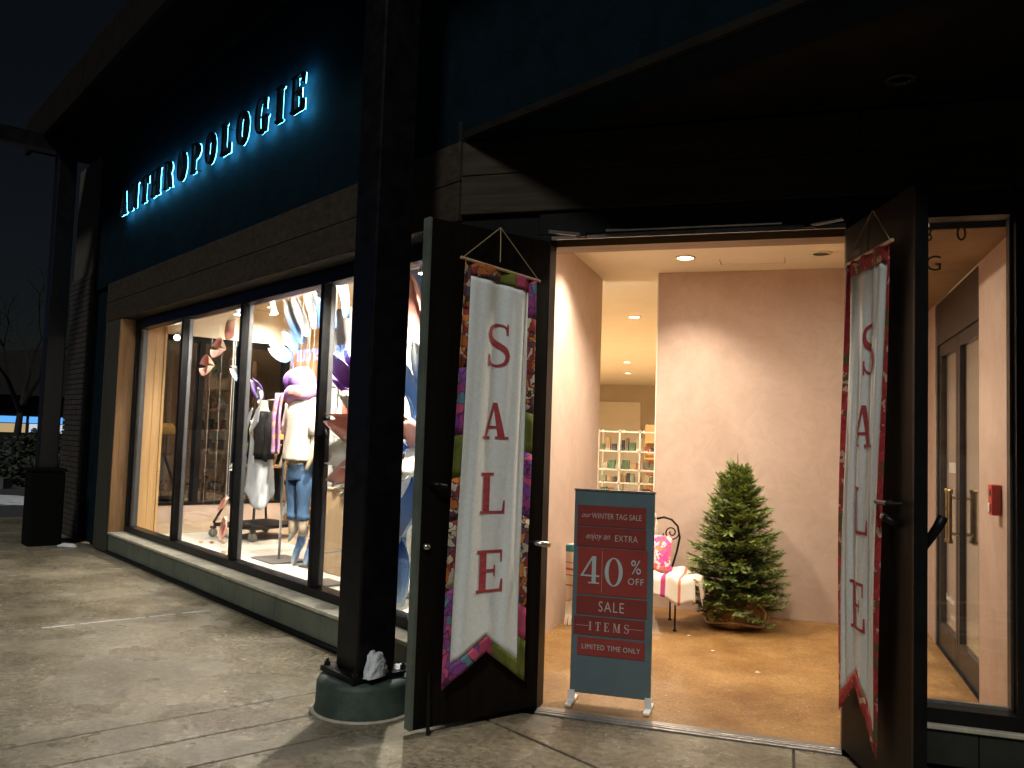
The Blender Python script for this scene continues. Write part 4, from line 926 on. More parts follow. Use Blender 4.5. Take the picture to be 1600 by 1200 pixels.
tag(cu_.build('cushion', PIL2, None, (-1.15, 7.7, .48), smooth=True), 'magenta and coral woven cushion leaning on the bench', 'cushion')

# fire alarm on the right vestibule wall
fa = thing('fire_alarm', (1.16, 5.72, 1.35), 'small red fire alarm box on the pink wall', 'alarm')
REDA = mat('alarm red', (.5, .03, .02), .4)
MB().box(1.135, 1.189, 5.66, 5.76, 1.24, 1.42).build('box', REDA, fa, bevel=.008)
MB().box(1.128, 1.134, 5.69, 5.73, 1.26, 1.31).build('call_point', mat('alarm white', (.75, .72, .66), .5), fa, bevel=.002)
MB().box(1.128, 1.134, 5.685, 5.735, 1.355, 1.39).build('badge', mat('alarm grey', (.3, .2, .12), .5), fa)

for i, (x, y) in enumerate(((-.78, 7.35), (-.2, 6.4), (-.55, 6.9))):
    b_ = MB().add([(x, y, .009), (x + .035, y + .006, .012), (x + .03, y + .022, .009), (x + .008, y + .02, .014)], [(0, 1, 2), (0, 2, 3)]).build('paper_scrap', mat('scrap paper', (.7, .66, .56), .8), None, (x, y, .008), solid=.001)
    tag(b_, ['tiny paper scrap on the amber floor near the bench', 'tiny paper scrap on the amber floor nearest the doors', 'tiny paper scrap in the middle of the amber floor'][i], 'paper')

# ================================================================== MANNEQUINS
SKIN = mat('mannequin linen', (.62, .5, .36), .7)
def body(fm, prof, n=28, fold=0., nf=9, ph=0.):
    """loft through (z, cu, cv, ru, rv) ellipses; fold ripples grow downwards"""
    m = len(prof); R = []
    for i, (z, cu, cv, ru, rv) in enumerate(prof):
        g_ = fold * (i / max(1, m - 1))
        R.append([(cu + (ru * (1 + g_ * sin(nf * 2 * pi * k / n + ph + i * .4))) * cos(2 * pi * k / n), cv + (rv * (1 + g_ * sin(nf * 2 * pi * k / n + ph + i * .4))) * sin(2 * pi * k / n), z) for k in range(n)])
    return R
def dense(prof, k=4):
    out = []
    for i in range(len(prof) - 1):
        for j in range(k):
            t = j / k; t = t; out.append(tuple(a + (b - a) * t for a, b in zip(prof[i], prof[i + 1])))
    return out + [prof[-1]]
def stand(t, fm, zneck, au, av, plate):
    MB(fm).tube([(au, av, .24), (au, av, zneck)], .014, 10).build('stand_pole', SILV, t, smooth=True)
    MB(fm).tube([(au, av, zneck), (.0, .05, zneck)], .009, 8).build('stand_arm', SILV, t, smooth=True)
    MB(fm).box(au - plate[0], au + plate[0], av - plate[1], av + plate[1], .222, .24).build('stand_base', mat('steel plate', (.14, .135, .13), .4, .6), t, bevel=.003)
def petal_pts(L, Wd, curl, cup, notch=.0, n=14, m=8):
    """petal from tip (0) to rounded end (L)"""
    def fn(p, q):
        x = L * p; w = Wd * (sin(pi * min(1, p ** .75 * .93 + .02)) ** .8) * (1.0 if p < .99 else .9)
        y = (q - .5) * 2
        xx = x - notch * L * p ** 6 * (1 - abs(y)) + .0
        return (xx, w * y * .5, curl * L * (p - .0) ** 2 + cup * Wd * y * y + .02 * L * sin(7 * p + 3 * y))
    return fn, n, m
BLUEP = ramp_mat('blue petal', [(0, (.1, .22, .5)), (.45, (.22, .42, .72)), (.8, (.75, .82, .85)), (1, (.85, .85, .8))], 0, .75, .15, 5, transl=.3)
PINKP = ramp_mat('pink petal', [(0, (.8, .62, .5)), (.5, (.75, .36, .3)), (1, (.8, .5, .42))], 0, .75, .2, 6, transl=.3)
PURPP = ramp_mat('purple petal', [(0, (.12, .06, .4)), (.5, (.28, .13, .5)), (1, (.55, .45, .75))], 0, .7, .2, 6, transl=.25)
WHITEP = ramp_mat('white petal', [(0, (.5, .6, .75)), (.4, (.85, .85, .82)), (1, (.88, .86, .8))], 0, .75, .15, 5, transl=.3)
def petal_mesh(name, L, Wd, curl, cup, notch, m):
    fn, n, k = petal_pts(L, Wd, curl, cup, notch); mb = MB(); mb.grid(fn, n, k); me = bpy.data.meshes.new(name)
    me.from_pydata([tuple(v) for v in mb.v], [], mb.f); me.materials.append(m); me.polygons.foreach_set('use_smooth', [True] * len(me.polygons)); return me
def orient(d, nrm):
    x = Vector(d).normalized(); z = Vector(nrm); z = (z - x * z.dot(x)).normalized(); y = z.cross(x); return Matrix((x, y, z)).transposed().to_euler()
def put_petal(me, p, d, nrm, parent=None, name='petal'):
    o = bpy.data.objects.new(name, me); COL.objects.link(o); o.rotation_euler = orient(d, nrm)
    if parent is not None: o.parent = parent; o.location = Vector(p) - Vector(parent['_o'])
    else: o.location = p
    md = o.modifiers.new('thick', 'SOLIDIFY'); md.thickness = .004; return o
def fdir(ds, dw, dz): return FD * ds + FN * dw + Vector((0, 0, dz))

SCARFP = print_mat('lilac coral scarf print', [(.42, .22, .42), (.5, .3, .5), (.65, .2, .12), (.4, .2, .42), (.7, .35, .25)], 16, (.4, .18, .3))
# --- black jacket over grey slip dress
o1 = FP(4.66, .82, .22); m1 = thing('mannequin', o1, 'mannequin in black jacket and pale grey slip dress', 'mannequin', 'display mannequins'); fm = frame(FP(4.66, .82, 0), -FD, FN)
stand(m1, fm, 1.93, .38, .09, (.26, .2))
MB(fm).loft(body(fm, dense([(1.1, 0, 0, .15, .11), (1.35, 0, 0, .125, .095), (1.6, 0, -.02, .16, .115), (1.74, 0, .0, .165, .09), (1.8, 0, 0, .09, .065), (1.84, 0, 0, .055, .055), (1.92, 0, -.01, .052, .055)]))).build('torso', SKIN, m1, smooth=True)
GREYD = mat('grey silk', (.5, .52, .54), .45, nscale=3, namt=.15, stretch=(6, 6, .6))
hem = [(1.70, 0, -.01, .14, .112), (1.45, 0, -.005, .14, .115), (1.25, 0, 0, .15, .12), (1.05, 0, 0, .175, .135), (.9, .01, 0, .195, .15)]
R_ = body(fm, dense(hem, 6), 60, .07, 8)
k = len(R_)
for i, r in enumerate(R_):                        # handkerchief hem
    f_ = max(0, (i / (k - 1) - .55) / .45); R_[i] = [(x, y, z - f_ * (.1 * sin(2 * pi * j / 60 * 2 + 2.6) + .06)) for j, (x, y, z) in enumerate(r)]
MB(fm).loft(R_, cap=False).build('slip_dress', GREYD, m1, smooth=True, solid=.004)
JKT = mat('black leather', (.005, .005, .006), .65, spec=.12, nscale=12, namt=.3, bump=.3, bscale=20)
def shell(prof, a0, a1, n=40):                    # open-fronted garment
    R = []
    for (z, cu, cv, ru, rv) in dense(prof, 4): R.append([(cu + ru * cos(a0 + (a1 - a0) * k / n), cv + rv * sin(a0 + (a1 - a0) * k / n) + .004 * sin(z * 70), z) for k in range(n + 1)])
    return R
def open_loft(mb, R):
    n = len(R[0]); mb.add([p for r in R for p in r], [(i * n + k, i * n + k + 1, (i + 1) * n + k + 1, (i + 1) * n + k) for i in range(len(R) - 1) for k in range(n - 1)]); return mb
open_loft(MB(fm), shell([(1.80, 0, 0, .10, .08), (1.75, 0, 0, .17, .105), (1.6, 0, -.015, .175, .135), (1.42, 0, 0, .15, .125), (1.28, 0, 0, .165, .14)], radians(-62), radians(242))).build('jacket', JKT, m1, smooth=True, solid=.012)
for sx_ in (-1, 1):
    MB(fm).tube([(sx_ * .14, 0, 1.74), (sx_ * .195, .0, 1.62), (sx_ * .215, .0, 1.46), (sx_ * .20, -.03, 1.33), (sx_ * .195, -.06, 1.27)], [.05, .058, .052, .046, .042], 14).build('sleeve', JKT, m1, smooth=True)
    MB(fm).add([(sx_ * .05, -.10, 1.82), (sx_ * .1, -.08, 1.84), (sx_ * .18, -.135, 1.68), (sx_ * .09, -.17, 1.56), (sx_ * .055, -.15, 1.6)], [(0, 1, 2, 3, 4)]).build('lapel', mat('grey lapel', (.12, .12, .13), .4), m1, solid=.012)
for i, (du, dz, ds) in enumerate(((-.03, .16, 0), (.05, .12, .1))): pass
put_petal(petal_mesh('head petal', .26, .2, .25, .2, .1, PURPP), fm(.04, -.02, 1.93), (FD * .5 + Vector((0, 0, .85))), -FN, m1, 'head_petal')
put_petal(petal_mesh('head petal', .2, .17, .3, .25, .1, WHITEP), fm(-.02, -.03, 1.92), (-FD * .75 + Vector((0, 0, .5))), -FN, m1, 'head_petal')
MB(fm).box(.17, .2, -.17, -.165, 1.24, 1.32).build('price_tag', mat('card', (.8, .78, .7), .8), m1)
# --- blouse, scarf, jeans
o2 = FP(3.8, .87, .22); m2 = thing('mannequin', o2, 'mannequin in white blouse, lilac scarf and cropped blue jeans', 'mannequin', 'display mannequins'); fm = frame(FP(3.8, .87, 0), (-FD * cos(.25) + FN * sin(.25)), (FN * cos(.25) + FD * sin(.25)))
stand(m2, fm, 2.06, .28, .2, (.24, .2))
MB(fm).loft(body(fm, dense([(1.2, 0, 0, .16, .12), (1.5, 0, 0, .125, .1), (1.78, 0, -.02, .16, .12), (1.93, 0, 0, .165, .09), (1.98, 0, 0, .08, .06), (2.02, 0, 0, .052, .052), (2.1, 0, -.01, .05, .052)]))).build('torso', SKIN, m2, smooth=True)
BLOU = mat('white dotted blouse', (.66, .6, .5), .75, nscale=70, namt=.18)
MB(fm).loft(body(fm, dense([(2.0, 0, 0, .085, .07), (1.94, 0, 0, .165, .10), (1.8, 0, -.02, .172, .13), (1.6, 0, -.01, .165, .13), (1.42, 0, 0, .185, .145), (1.3, 0, 0, .20, .155)], 5), 60, .06, 8), cap=False).build('blouse', BLOU, m2, smooth=True, solid=.004)
for sx_ in (-1, 1):
    MB(fm).tube([(sx_ * .13, 0, 1.92), (sx_ * .185, .0, 1.82), (sx_ * .205, -.01, 1.66), (sx_ * .205, -.02, 1.56)], [.055, .068, .07, .068], 16).build('sleeve', BLOU, m2, smooth=True)
    MB(fm).tube([(sx_ * .205, -.01, 1.6), (sx_ * .21, -.03, 1.36), (sx_ * .2, -.1, 1.22)], [.034, .029, .022], 12).build('arm', SKIN, m2, smooth=True)
JEAN = mat('blue denim', (.055, .12, .22), .85, nscale=5, col2=(.03, .07, .15), bump=.2, bscale=90, stretch=(3, 3, .7))
j_ = MB(fm); j_.loft(body(fm, dense([(1.36, 0, 0, .14, .105), (1.22, 0, .005, .162, .125), (1.1, 0, .005, .158, .12)], 4), 28)); j_.build('jeans_hip', JEAN, m2, smooth=True)
for sx_ in (-1, 1):
    MB(fm).tube([(sx_ * .075, 0, 1.16), (sx_ * .078, -.01, 1.0), (sx_ * .075, -.01, .86), (sx_ * .075, 0, .74), (sx_ * .075, 0, .735)], [.088, .08, .066, .058, .06], 18).build('jeans_leg', JEAN, m2, smooth=True)
    MB(fm).tube([(sx_ * .075, 0, .70), (sx_ * .075, 0, .755)], .066, 18).build('cuff', JEAN, m2, smooth=True)
    MB(fm).tube([(sx_ * .075, 0, .74), (sx_ * .075, .0, .64), (sx_ * .075, .0, .545)], [.048, .046, .04], 16).build('calf', SKIN, m2, smooth=True)
MB(fm).tube([(.13 * cos(a), -.02 + .115 * sin(a), 1.98 + .03 * cos(a) + .02 * sin(3 * a)) for a in [2 * pi * i / 18 for i in range(18)]], .075, 12, closed=True).build('scarf', SCARFP, m2, smooth=True)
MB(fm).grid(lambda p, q: (-.2 + .13 * p - .05 * q, -.19 - .02 * sin(p * 9) - .015 * sin(q * 5), 1.98 - .62 * q), 10, 20).build('scarf_end', SCARFP, m2, smooth=True, solid=.012)
def hood(p_, q_):                                   # draped purple paper hood in place of a head
    a_ = 2 * pi * p_; b_ = pi * (q_ - .5) * .98; r_ = 1 + .1 * sin(5 * a_ + 1) * cos(b_) + .06 * sin(9 * a_ + 3 * q_)
    return (-.03 + .18 * r_ * cos(a_) * cos(b_) + .05 * sin(b_), -.03 + .15 * r_ * sin(a_) * cos(b_), 2.135 + .125 * sin(b_) - .09 * max(0, cos(a_ - .2)) * cos(b_) ** 2)
MB(fm).grid(hood, 40, 18).build('head_hood', ramp_mat('purple hood', [(0, (.3, .13, .5)), (.5, (.36, .18, .58)), (1, (.5, .33, .7))], 0, .7, .3, 7), m2, smooth=True)
# --- white top, coral scarf, denim skirt, on a plinth
pt_ = thing('wood_plinth', FP(3.15, 1.15, .22), 'pale maple plinth under the mannequin beside the black column', 'plinth')
MB(FP).box(2.9, 3.42, .95, 1.38, .225, 1.03).build('box', PALEW, pt_, bevel=.004); MB(FP).box(2.92, 3.40, .97, 1.36, .2205, .2245).build('foot', BRONZE, pt_)
MB(FP).box(2.895, 3.425, .945, 1.385, 1.031, 1.05).build('top_board', PALEW, pt_, bevel=.003)
m3 = thing('mannequin', FP(3.1, 1.1, 1.05), 'mannequin in white fluffy top and denim skirt standing on plinth', 'mannequin', 'display mannequins'); fm = frame(FP(3.08, 1.1, 0), -FD, FN)
MB(fm).loft(body(fm, dense([(1.052, 0, 0, .15, .13), (1.2, 0, 0, .14, .12), (1.5, 0, 0, .125, .1), (1.8, 0, -.02, .16, .12), (1.93, 0, 0, .16, .09), (1.98, 0, 0, .07, .06), (2.05, 0, 0, .05, .05)]))).build('torso', mat('white form', (.8, .78, .72), .7), m3, smooth=True)
MB(fm).loft(body(fm, dense([(2.0, 0, 0, .08, .07), (1.95, 0, 0, .2, .11), (1.8, 0, -.01, .27, .17), (1.65, 0, 0, .3, .19), (1.58, 0, 0, .29, .18)], 5), 56, .05, 11), cap=False).build('fluffy_top', mat('white boucle', (.85, .8, .7), .95, nscale=30, namt=.15, bump=.9, bscale=40), m3, smooth=True, solid=.01)
SK = MB(fm).loft(body(fm, dense([(1.56, 0, 0, .14, .11), (1.45, 0, 0, .19, .15), (1.3, 0, 0, .225, .18), (1.15, 0, 0, .255, .2)], 6), 60, .07, 9), cap=False).build('denim_skirt', mat('light denim', (.16, .27, .4), .85, nscale=6, col2=(.09, .17, .3), bump=.2, bscale=80, stretch=(3, 3, .6)), m3, smooth=True, solid=.005)
MB(fm).grid(lambda p, q: (.06 + .1 * p + .02 * q, -.2 - .02 * sin(p * 8) - .04 * q * (1 - q), 2.0 - .52 * q), 10, 18).build('scarf_end', mat('coral scarf', (.62, .14, .09), .85, nscale=14, namt=.3), m3, smooth=True, solid=.012)
MB(fm).grid(lambda p, q: (.0 + .05 * p, -.21 - .01 * sin(p * 8), 1.72 - .4 * q), 6, 14).build('scarf_end', mat('olive lace scarf', (.4, .36, .2), .85, nscale=40, namt=.5), m3, smooth=True, solid=.006)
MB(fm).tube([(.11 * cos(a), .1 * sin(a), 1.98) for a in [2 * pi * i / 16 for i in range(16)]], .035, 10, closed=True).build('scarf', mat('coral scarf', (.62, .14, .09), .85), m3, smooth=True)
pm3 = petal_mesh('head petal', .46, .3, .3, .25, .12, PURPP)
for (dx, dv, dz) in ((-.3, -.3, .9), (.55, -.2, .9), (-.75, 0, .65)): put_petal(pm3, fm(0, 0, 2.02), -FD * dx + FN * dv + Vector((0, 0, dz)), -FN, m3, 'head_petal')
MB(FP).box(2.6, 2.95, .42, .78, .222, .238).build('stand_base', mat('steel plate', (.14, .135, .13), .4, .6), m3)
MB(FP).tube([(2.78, .6, .238), (2.78, .6, .5), (2.9, 1.0, .5)], .011, 8).build('stand_pole', SILV, m3)

# ================================================================== HANGING PETALS
def hang(p, d, nrm, me, label, weight=True, top=2.96):
    t = thing('hanging_petal', p, label, 'petal', 'paper petals hung in the window')
    put_petal(me, p, d, nrm, t, 'petal'); dd = Vector(d).normalized(); c = Vector(p) + dd * .5 * me['L']
    MB().tube([tuple(c), (c.x, c.y, top)], .0018, 4).build('string', mat('clear line', (.6, .58, .52), .3), t)
    if weight:
        MB().tube([tuple(c), (c.x, c.y, .25)], .0014, 4).build('string', MATS['clear line'], t)
        MB().box(c.x - .017, c.x + .017, c.y - .017, c.y + .017, .222, .25).build('weight_block', PALEW, t)
    return t
def PM(L, Wd, curl, cup, notch, m): me = petal_mesh('petal', L, Wd, curl, cup, notch, m); me['L'] = L; return me
pk = PM(.24, .26, .1, .3, .18, PINKP); bl = PM(.36, .15, .12, .25, .12, BLUEP); bl2 = PM(.66, .22, .1, .2, .14, BLUEP); wh = PM(.62, .18, .08, .2, .1, WHITEP)
hang(FP(5.80, .9, 2.92), fdir(.1, .1, -.9), fdir(.6, -.8, 0), pk, 'pale pink petal hanging highest near the second mullion')
hang(FP(5.76, .8, 2.55), fdir(.75, .0, .0), fdir(.1, -1, .3), pk, 'pink petal hanging second from top in the left panes')
hang(FP(5.84, .7, 2.35), fdir(.95, 0, -.05), fdir(0, -1, .1), pk, 'pink petal hanging third from top in the left panes')
hang(FP(4.86, .7, 2.13), fdir(.8, 0, .4), fdir(0, -1, .1), bl, 'white and blue petal crossing the second mullion high up')
hang(FP(4.72, .7, 1.28), fdir(.8, 0, -.35), fdir(0, -1, .3), bl, 'blue petal at the level of the jacket hem')
hang(FP(4.94, .6, .84), fdir(.7, 0, -.65), fdir(.2, -1, .4), PM(.24, .12, .1, .3, .15, PINKP), 'small pale pink petal low beside the second mullion')
hang(FP(4.96, .6, .63), fdir(.05, 0, -1), fdir(0, -1, 0), PM(.27, .14, .1, .3, .1, PINKP), 'lowest pink petal hanging over the display floor')
for (a_, b_, me, lb) in (((4.38, 1.0, 2.38), (4.83, 1.0, 2.52), PM(.52, .17, .1, .15, .14, BLUEP), 'broad white blue petal lowest of the upper fan'), ((4.42, 1.1, 2.49), (4.70, 1.1, 2.70), PM(.4, .17, .1, .2, .14, BLUEP), 'short white blue petal second of the upper fan'),
                    ((4.30, 1.1, 2.56), (4.60, 1.1, 2.98), bl2, 'slate blue petal third of the upper fan'), ((4.11, 1.05, 2.62), (4.38, 1.05, 3.05), wh, 'long white petal fourth of the upper fan'),
                    ((4.05, 1.1, 2.7), (4.18, 1.1, 3.08), wh, 'white petal fifth of the upper fan'), ((3.88, 1.1, 2.68), (3.92, 1.1, 3.08), bl2, 'blue petal sixth of the upper fan beside the mullion'),
                    ((3.60, 1.1, 2.66), (3.66, 1.1, 3.08), bl, 'grey blue petal seventh of the upper fan'), ((3.36, 1.1, 2.76), (3.40, 1.1, 3.1), bl2, 'slate petal of the upper fan beside the black column')):
    hang(FP(*a_), fdir(b_[0] - a_[0], b_[1] - a_[1], b_[2] - a_[2]), fdir(.1, -1, .2), me, lb, False, 3.1)
for (p, d, lb) in (((3.98, .95, 1.0), (.5, .0, -.8), 'long pale blue petal left of the jeans'), ((3.95, 1.0, .75), (.45, 0, -.9), 'second long pale blue petal left of the jeans'),
                   ((3.92, 1.05, .6), (.35, 0, -.95), 'third pale blue petal below the jeans'), ((3.86, .95, .52), (.15, 0, -1), 'pale blue petal under the mannequin calves'), ((3.72, 1.0, .5), (.05, 0, -1), 'pale blue petal behind the mannequin calves')):
    hang(FP(*p), fdir(*d), fdir(.2, -1, .2), PM(.36, .15, .12, .25, .1, BLUEP), lb, False)
# giant flower in the last pane, tips to the middle
gf = thing('paper_flower', FP(1.75, .95, .22), 'giant blue, white and pink paper flower between column and door', 'flower')
MB(FP).tube([(1.75, 1.05, .24), (1.75, 1.05, 1.5)], .012, 8).build('stem', SILV, gf); MB(FP).box(1.55, 1.95, .9, 1.2, .222, .238).build('base', MATS['steel plate'], gf)
rnd = random.Random(21); gm = [PM(.78, .26, .14, .25, .1, BLUEP), PM(.62, .3, .18, .3, .12, WHITEP), PM(.6, .3, .2, .3, .12, PINKP), PM(.8, .22, .1, .3, .1, PURPP)]
for ringn, (r0, cnt, dw) in enumerate(((.22, 13, .05), (.1, 10, -.1), (.04, 8, -.22))):
    for i in range(cnt):
        a_ = 2 * pi * i / cnt + ringn * .3 + rnd.uniform(-.1, .1); me = gm[[0, 3, 0, 0][i % 4] if ringn == 0 else [1, 2, 1][i % 3] if ringn == 1 else [2, 1][i % 2]]
        put_petal(me, FP(1.75 + r0 * cos(a_), .95 + dw, 1.5 + r0 * sin(a_)), fdir(cos(a_), -.25 - .25 * ringn, sin(a_)), fdir(.3 * cos(a_), -1, .3 * sin(a_)), gf, 'petal')
put_petal(gm[0], FP(1.62, .9, 2.5), fdir(.1, 0, .9), fdir(0, -1, .2), gf, 'petal'); put_petal(gm[2], FP(1.68, .85, 2.35), fdir(-.1, 0, 1), fdir(0, -1, .2), gf, 'petal')
put_petal(gm[0], FP(1.70, .8, .75), fdir(-.12, 0, -1), fdir(0, -1, .2), gf, 'petal'); put_petal(gm[1], FP(1.72, .75, .7), fdir(.15, 0, -1), fdir(0, -1, .2), gf, 'petal')

# ================================================================== ROLLING CART AND SHELVING
ct = thing('rolling_cart', FP(6.2, 1.5, .22), 'black rolling work cart with slanted legs on casters', 'cart')
A_, B_ = (6.5, 1.05), (5.8, 1.27); C_ = (6.78, 1.88); D_ = (6.08, 2.1)
for (s_, w_) in (A_, B_, C_, D_):
    c = MB(FP).tube([(s_ - .012, w_ - .012, .275), (s_ + .012, w_ + .012, .275)], .055, 16).build('caster', mat('grey rubber', (.2, .19, .17), .6), ct, smooth=True)
    MB(FP).box(s_ - .03, s_ + .03, w_ - .03, w_ + .03, .332, .36).build('caster_plate', IRON, c)
MB(FP).add([(p[0], p[1], z) for z in (.361, .40) for p in (A_, B_, D_, C_)], [(0, 1, 2, 3), (4, 5, 6, 7), (0, 1, 5, 4), (1, 2, 6, 5), (2, 3, 7, 6), (3, 0, 4, 7)]).build('deck', IRON, ct)
for (p, t_) in ((A_, (6.25, 1.35)), (B_, (6.05, 1.4)), (C_, (6.5, 1.7)), (D_, (6.3, 1.78))):
    MB(FP).tube([(p[0], p[1], .40), (t_[0], t_[1], 1.12)], .017, 8).build('leg', IRON, ct)
MB(FP).box(5.95, 6.6, 1.3, 1.82, 1.121, 1.15).build('work_top', RUSTW, ct, bevel=.004)
TUB = mat('galvanised tub', (.42, .36, .26), .5, .3, nscale=6, namt=.3)
MB(FP).loft([[(6.28 + r * cos(a), 1.55 + r * .75 * sin(a), z) for a in [2 * pi * i / 24 for i in range(24)]] for r, z in ((.2, 1.152), (.3, 1.4), (.31, 1.42))]).build('tub', TUB, ct, smooth=True)
tl = thing('table_lamp', FP(6.45, 1.9, 1.15), 'small lamp with amber shade behind the dark side panes', 'lamp')
MB(FP).tube([(6.45, 1.75, 1.152), (6.45, 1.75, 1.5)], .012, 8).build('stem', BRASS, tl)
MB(FP).loft([[(6.45 + r * cos(a), 1.75 + r * sin(a), z) for a in [2 * pi * i / 24 for i in range(24)]] for r, z in ((.2, 1.48), (.07, 1.66))], cap=False).build('lamp_shade', mat('amber shade', (.7, .38, .1), .8, emit=(1, .5, .12), estr=.8), tl, smooth=True, solid=.003)
sh_ = thing('shelving_unit', FP(6.4, 2.7, .22), 'timber ladder shelving with jars behind the mannequins', 'shelf')
SX = (5.35, 6.35, 7.35)
for s_ in SX:
    for w_ in (2.45, 2.85): MB(FP).box(s_ - .035, s_ + .035, w_ - .03, w_ + .03, .222, 2.75).build('upright', RUSTW, sh_, bevel=.004)
SZ = (.5, .85, 1.2, 1.55, 1.9, 2.25)
for z in SZ: MB(FP).box(5.28, 7.42, 2.42, 2.88, z, z + .03).build('shelf_board', wood('shelf board', (.55, .31, .13), (.38, .2, .08), .55, 2, axis=0) if 'shelf board' not in MATS else MATS['shelf board'], sh_, bevel=.003)
JM = [(mat('white jar', (.75, .72, .64), .35), 'white'), (mat('amber jar', (.5, .25, .06), .3), 'amber'), (mat('grey crock', (.3, .3, .28), .5), 'grey'), (mat('red tin', (.45, .04, .03), .4), 'red'), (mat('green tin', (.12, .2, .1), .5), 'green')]
rnd = random.Random(8)
for zi, z in enumerate(SZ[:-1]):
    s_ = 5.45
    while s_ < 7.3:
        if min(abs(s_ - x) for x in SX) < .09: s_ += .05; continue
        mm, cn = rnd.choice(JM[:3] if zi < 2 else JM); r = rnd.uniform(.035, .06); h = rnd.uniform(.1, .2); w_ = 2.52 + .1 * rnd.random()
        p = FP(s_, w_, z + .031); t = thing('jar', p, cn + ' lidded jar on the %s board of the timber shelving, %s upright' % (['lowest', 'second', 'third', 'fourth', 'fifth'][zi], 'right of the middle' if s_ < 6.35 else 'left of the middle'), 'jar', cn + ' jars on the shelving')
        MB().lathe([(0, 0), (r, 0), (r, h * .8), (r * .85, h * .86), (r * .85, h * .87), (0, h * .87)], p, 14).build('body', mm, t, smooth=True)
        MB().lathe([(0, h * .872), (r * .9, h * .872), (r * .9, h), (0, h)], p, 14).build('lid', IRON if cn != 'white' else PALEW, t, smooth=True)
        s_ += 2 * r + rnd.uniform(.02, .12)
bk = MB(FP)
for (s0, z0, c, lb) in ((5.9, 1.931, (.8, .74, .6), 'cream box'), (6.7, 1.931, (.75, .7, .6), 'ivory box'), (6.05, 2.281, (.5, .4, .3), 'brown box')):
    b_ = MB(FP).box(s0, s0 + .3, 2.5, 2.8, z0, z0 + .2).build('storage_box', mat(lb, c, .8), None, FP(s0 + .15, 2.65, z0), bevel=.004); tag(b_, lb + ' on an upper board of the timber shelving', 'box')
# potted plant on top of the shelving
pp = thing('potted_plant', FP(5.75, 2.65, 2.28), 'spiky green plant in terracotta pot on top of shelving', 'plant')
MB(FP).loft([[(5.75 + r * cos(a), 2.65 + r * sin(a), z) for a in [2 * pi * i / 20 for i in range(20)]] for r, z in ((.09, 2.282), (.13, 2.5), (.14, 2.52))]).build('pot', mat('terracotta', (.4, .17, .07), .8, nscale=8, namt=.2), pp, smooth=True)
lf = MB(FP)
for i in range(46):
    a_ = rnd.random() * 6.28; e_ = rnd.uniform(.2, 1.0); L_ = rnd.uniform(.25, .45)
    pts = [(5.75 + L_ * t * e_ * cos(a_), 2.65 + L_ * t * e_ * sin(a_), 2.5 + L_ * t * (1.2 - .9 * e_ * t)) for t in (0, .35, .7, 1)]
    lf.tube(pts, [.01, .012, .008, .001], 4)
lf.build('leaves', mat('plant leaf', (.06, .12, .03), .5, nscale=6, namt=.4), pp)

# ---- product rack seen through the vestibule gap
rk = thing('product_rack', (-2.4, 13, 0), 'white wire product rack with cubby shelves behind the vestibule', 'rack')
RW = mat('ivory metal', (.8, .74, .6), .5)
for x in (-2.78, -2.45, -2.14, -1.8, -1.45):
    for y in (13.0, 13.35): MB().box(x - .012, x + .012, y, y + .024, 0, 1.78).build('upright', RW, rk)
for z in (.35, .75, .98, 1.18, 1.46, 1.76): MB().box(-2.79, -1.44, 13.0, 13.37, z - .02, z).build('shelf_board', RW, rk)
rnd = random.Random(31); PC = [((.16, .28, .17), 'green'), ((.4, .5, .38), 'mint'), ((.1, .1, .15), 'navy'), ((.8, .74, .6), 'cream'), ((.5, .16, .09), 'red'), ((.3, .29, .27), 'grey'), ((.6, .45, .26), 'gold')]
for zi, z in enumerate((.35, .75, .98, 1.18, 1.46)):
    x = -2.74
    while x < -1.5:
        w_ = rnd.uniform(.03, .11); h = rnd.uniform(.06, .16 if z < 1.4 else .22); c, cn = PC[rnd.randrange(len(PC))]
        b_ = MB().box(x, x + w_, 13.06, 13.06 + rnd.uniform(.06, .12), z + .001, z + h).build('product_box', mat(cn + ' carton', c, .6), None, (x + w_ / 2, 13.1, z), bevel=.003)
        tag(b_, cn + ' product carton on the %s level of the white rack, %s half' % (['lowest', 'second', 'third', 'fourth', 'top'][zi], 'left' if x < -2.12 else 'right'), 'box', cn + ' cartons on the rack'); x += w_ + rnd.uniform(.006, .03)
ws = thing('wall_shelf', (-1.9, 14.2, 0), 'golden timber wall shelf with baskets right of the white rack', 'shelf')
MB().box(-2.3, -.9, 14.5, 14.56, 0, 1.9).build('back_board', GOLDW, ws)
for z in (.7, 1.05, 1.35, 1.62): MB().box(-2.28, -.9, 14.1, 14.498, z - .03, z).build('shelf_board', GOLDW, ws)
for i, (x, z, r) in enumerate(((-2.15, 1.351, .09), (-1.95, 1.351, .1), (-2.1, 1.051, .1), (-2.0, 1.621, .11))):
    b_ = MB().lathe([(0, 0), (r * .7, 0), (r, r * .8), (r * .8, r * 1.5), (0, r * 1.6)], (x, 14.25, z), 14).build('basket', mat('basket %d' % i, [(.5, .25, .12), (.55, .38, .16), (.35, .2, .2), (.6, .3, .2)][i], .8), None, (x, 14.25, z), smooth=True)
    tag(b_, ['brown', 'straw', 'plum', 'rose'][i] + ' round basket on the golden wall shelf', 'basket')
cn_ = thing('sales_counter', (3.2, 8.4, 0), 'pale counter beyond the inner glass doors', 'counter')
MB().box(2.2, 4.6, 8.6, 9.2, .004, .88).build('front', PALEW, cn_); MB().box(2.15, 4.65, 8.55, 9.25, .881, .93).build('top', CREAM, cn_)
struct(MB().box(1.31, 8, 9.41, 9.5, 0, 3.455).build('counter_wall', CREAM))

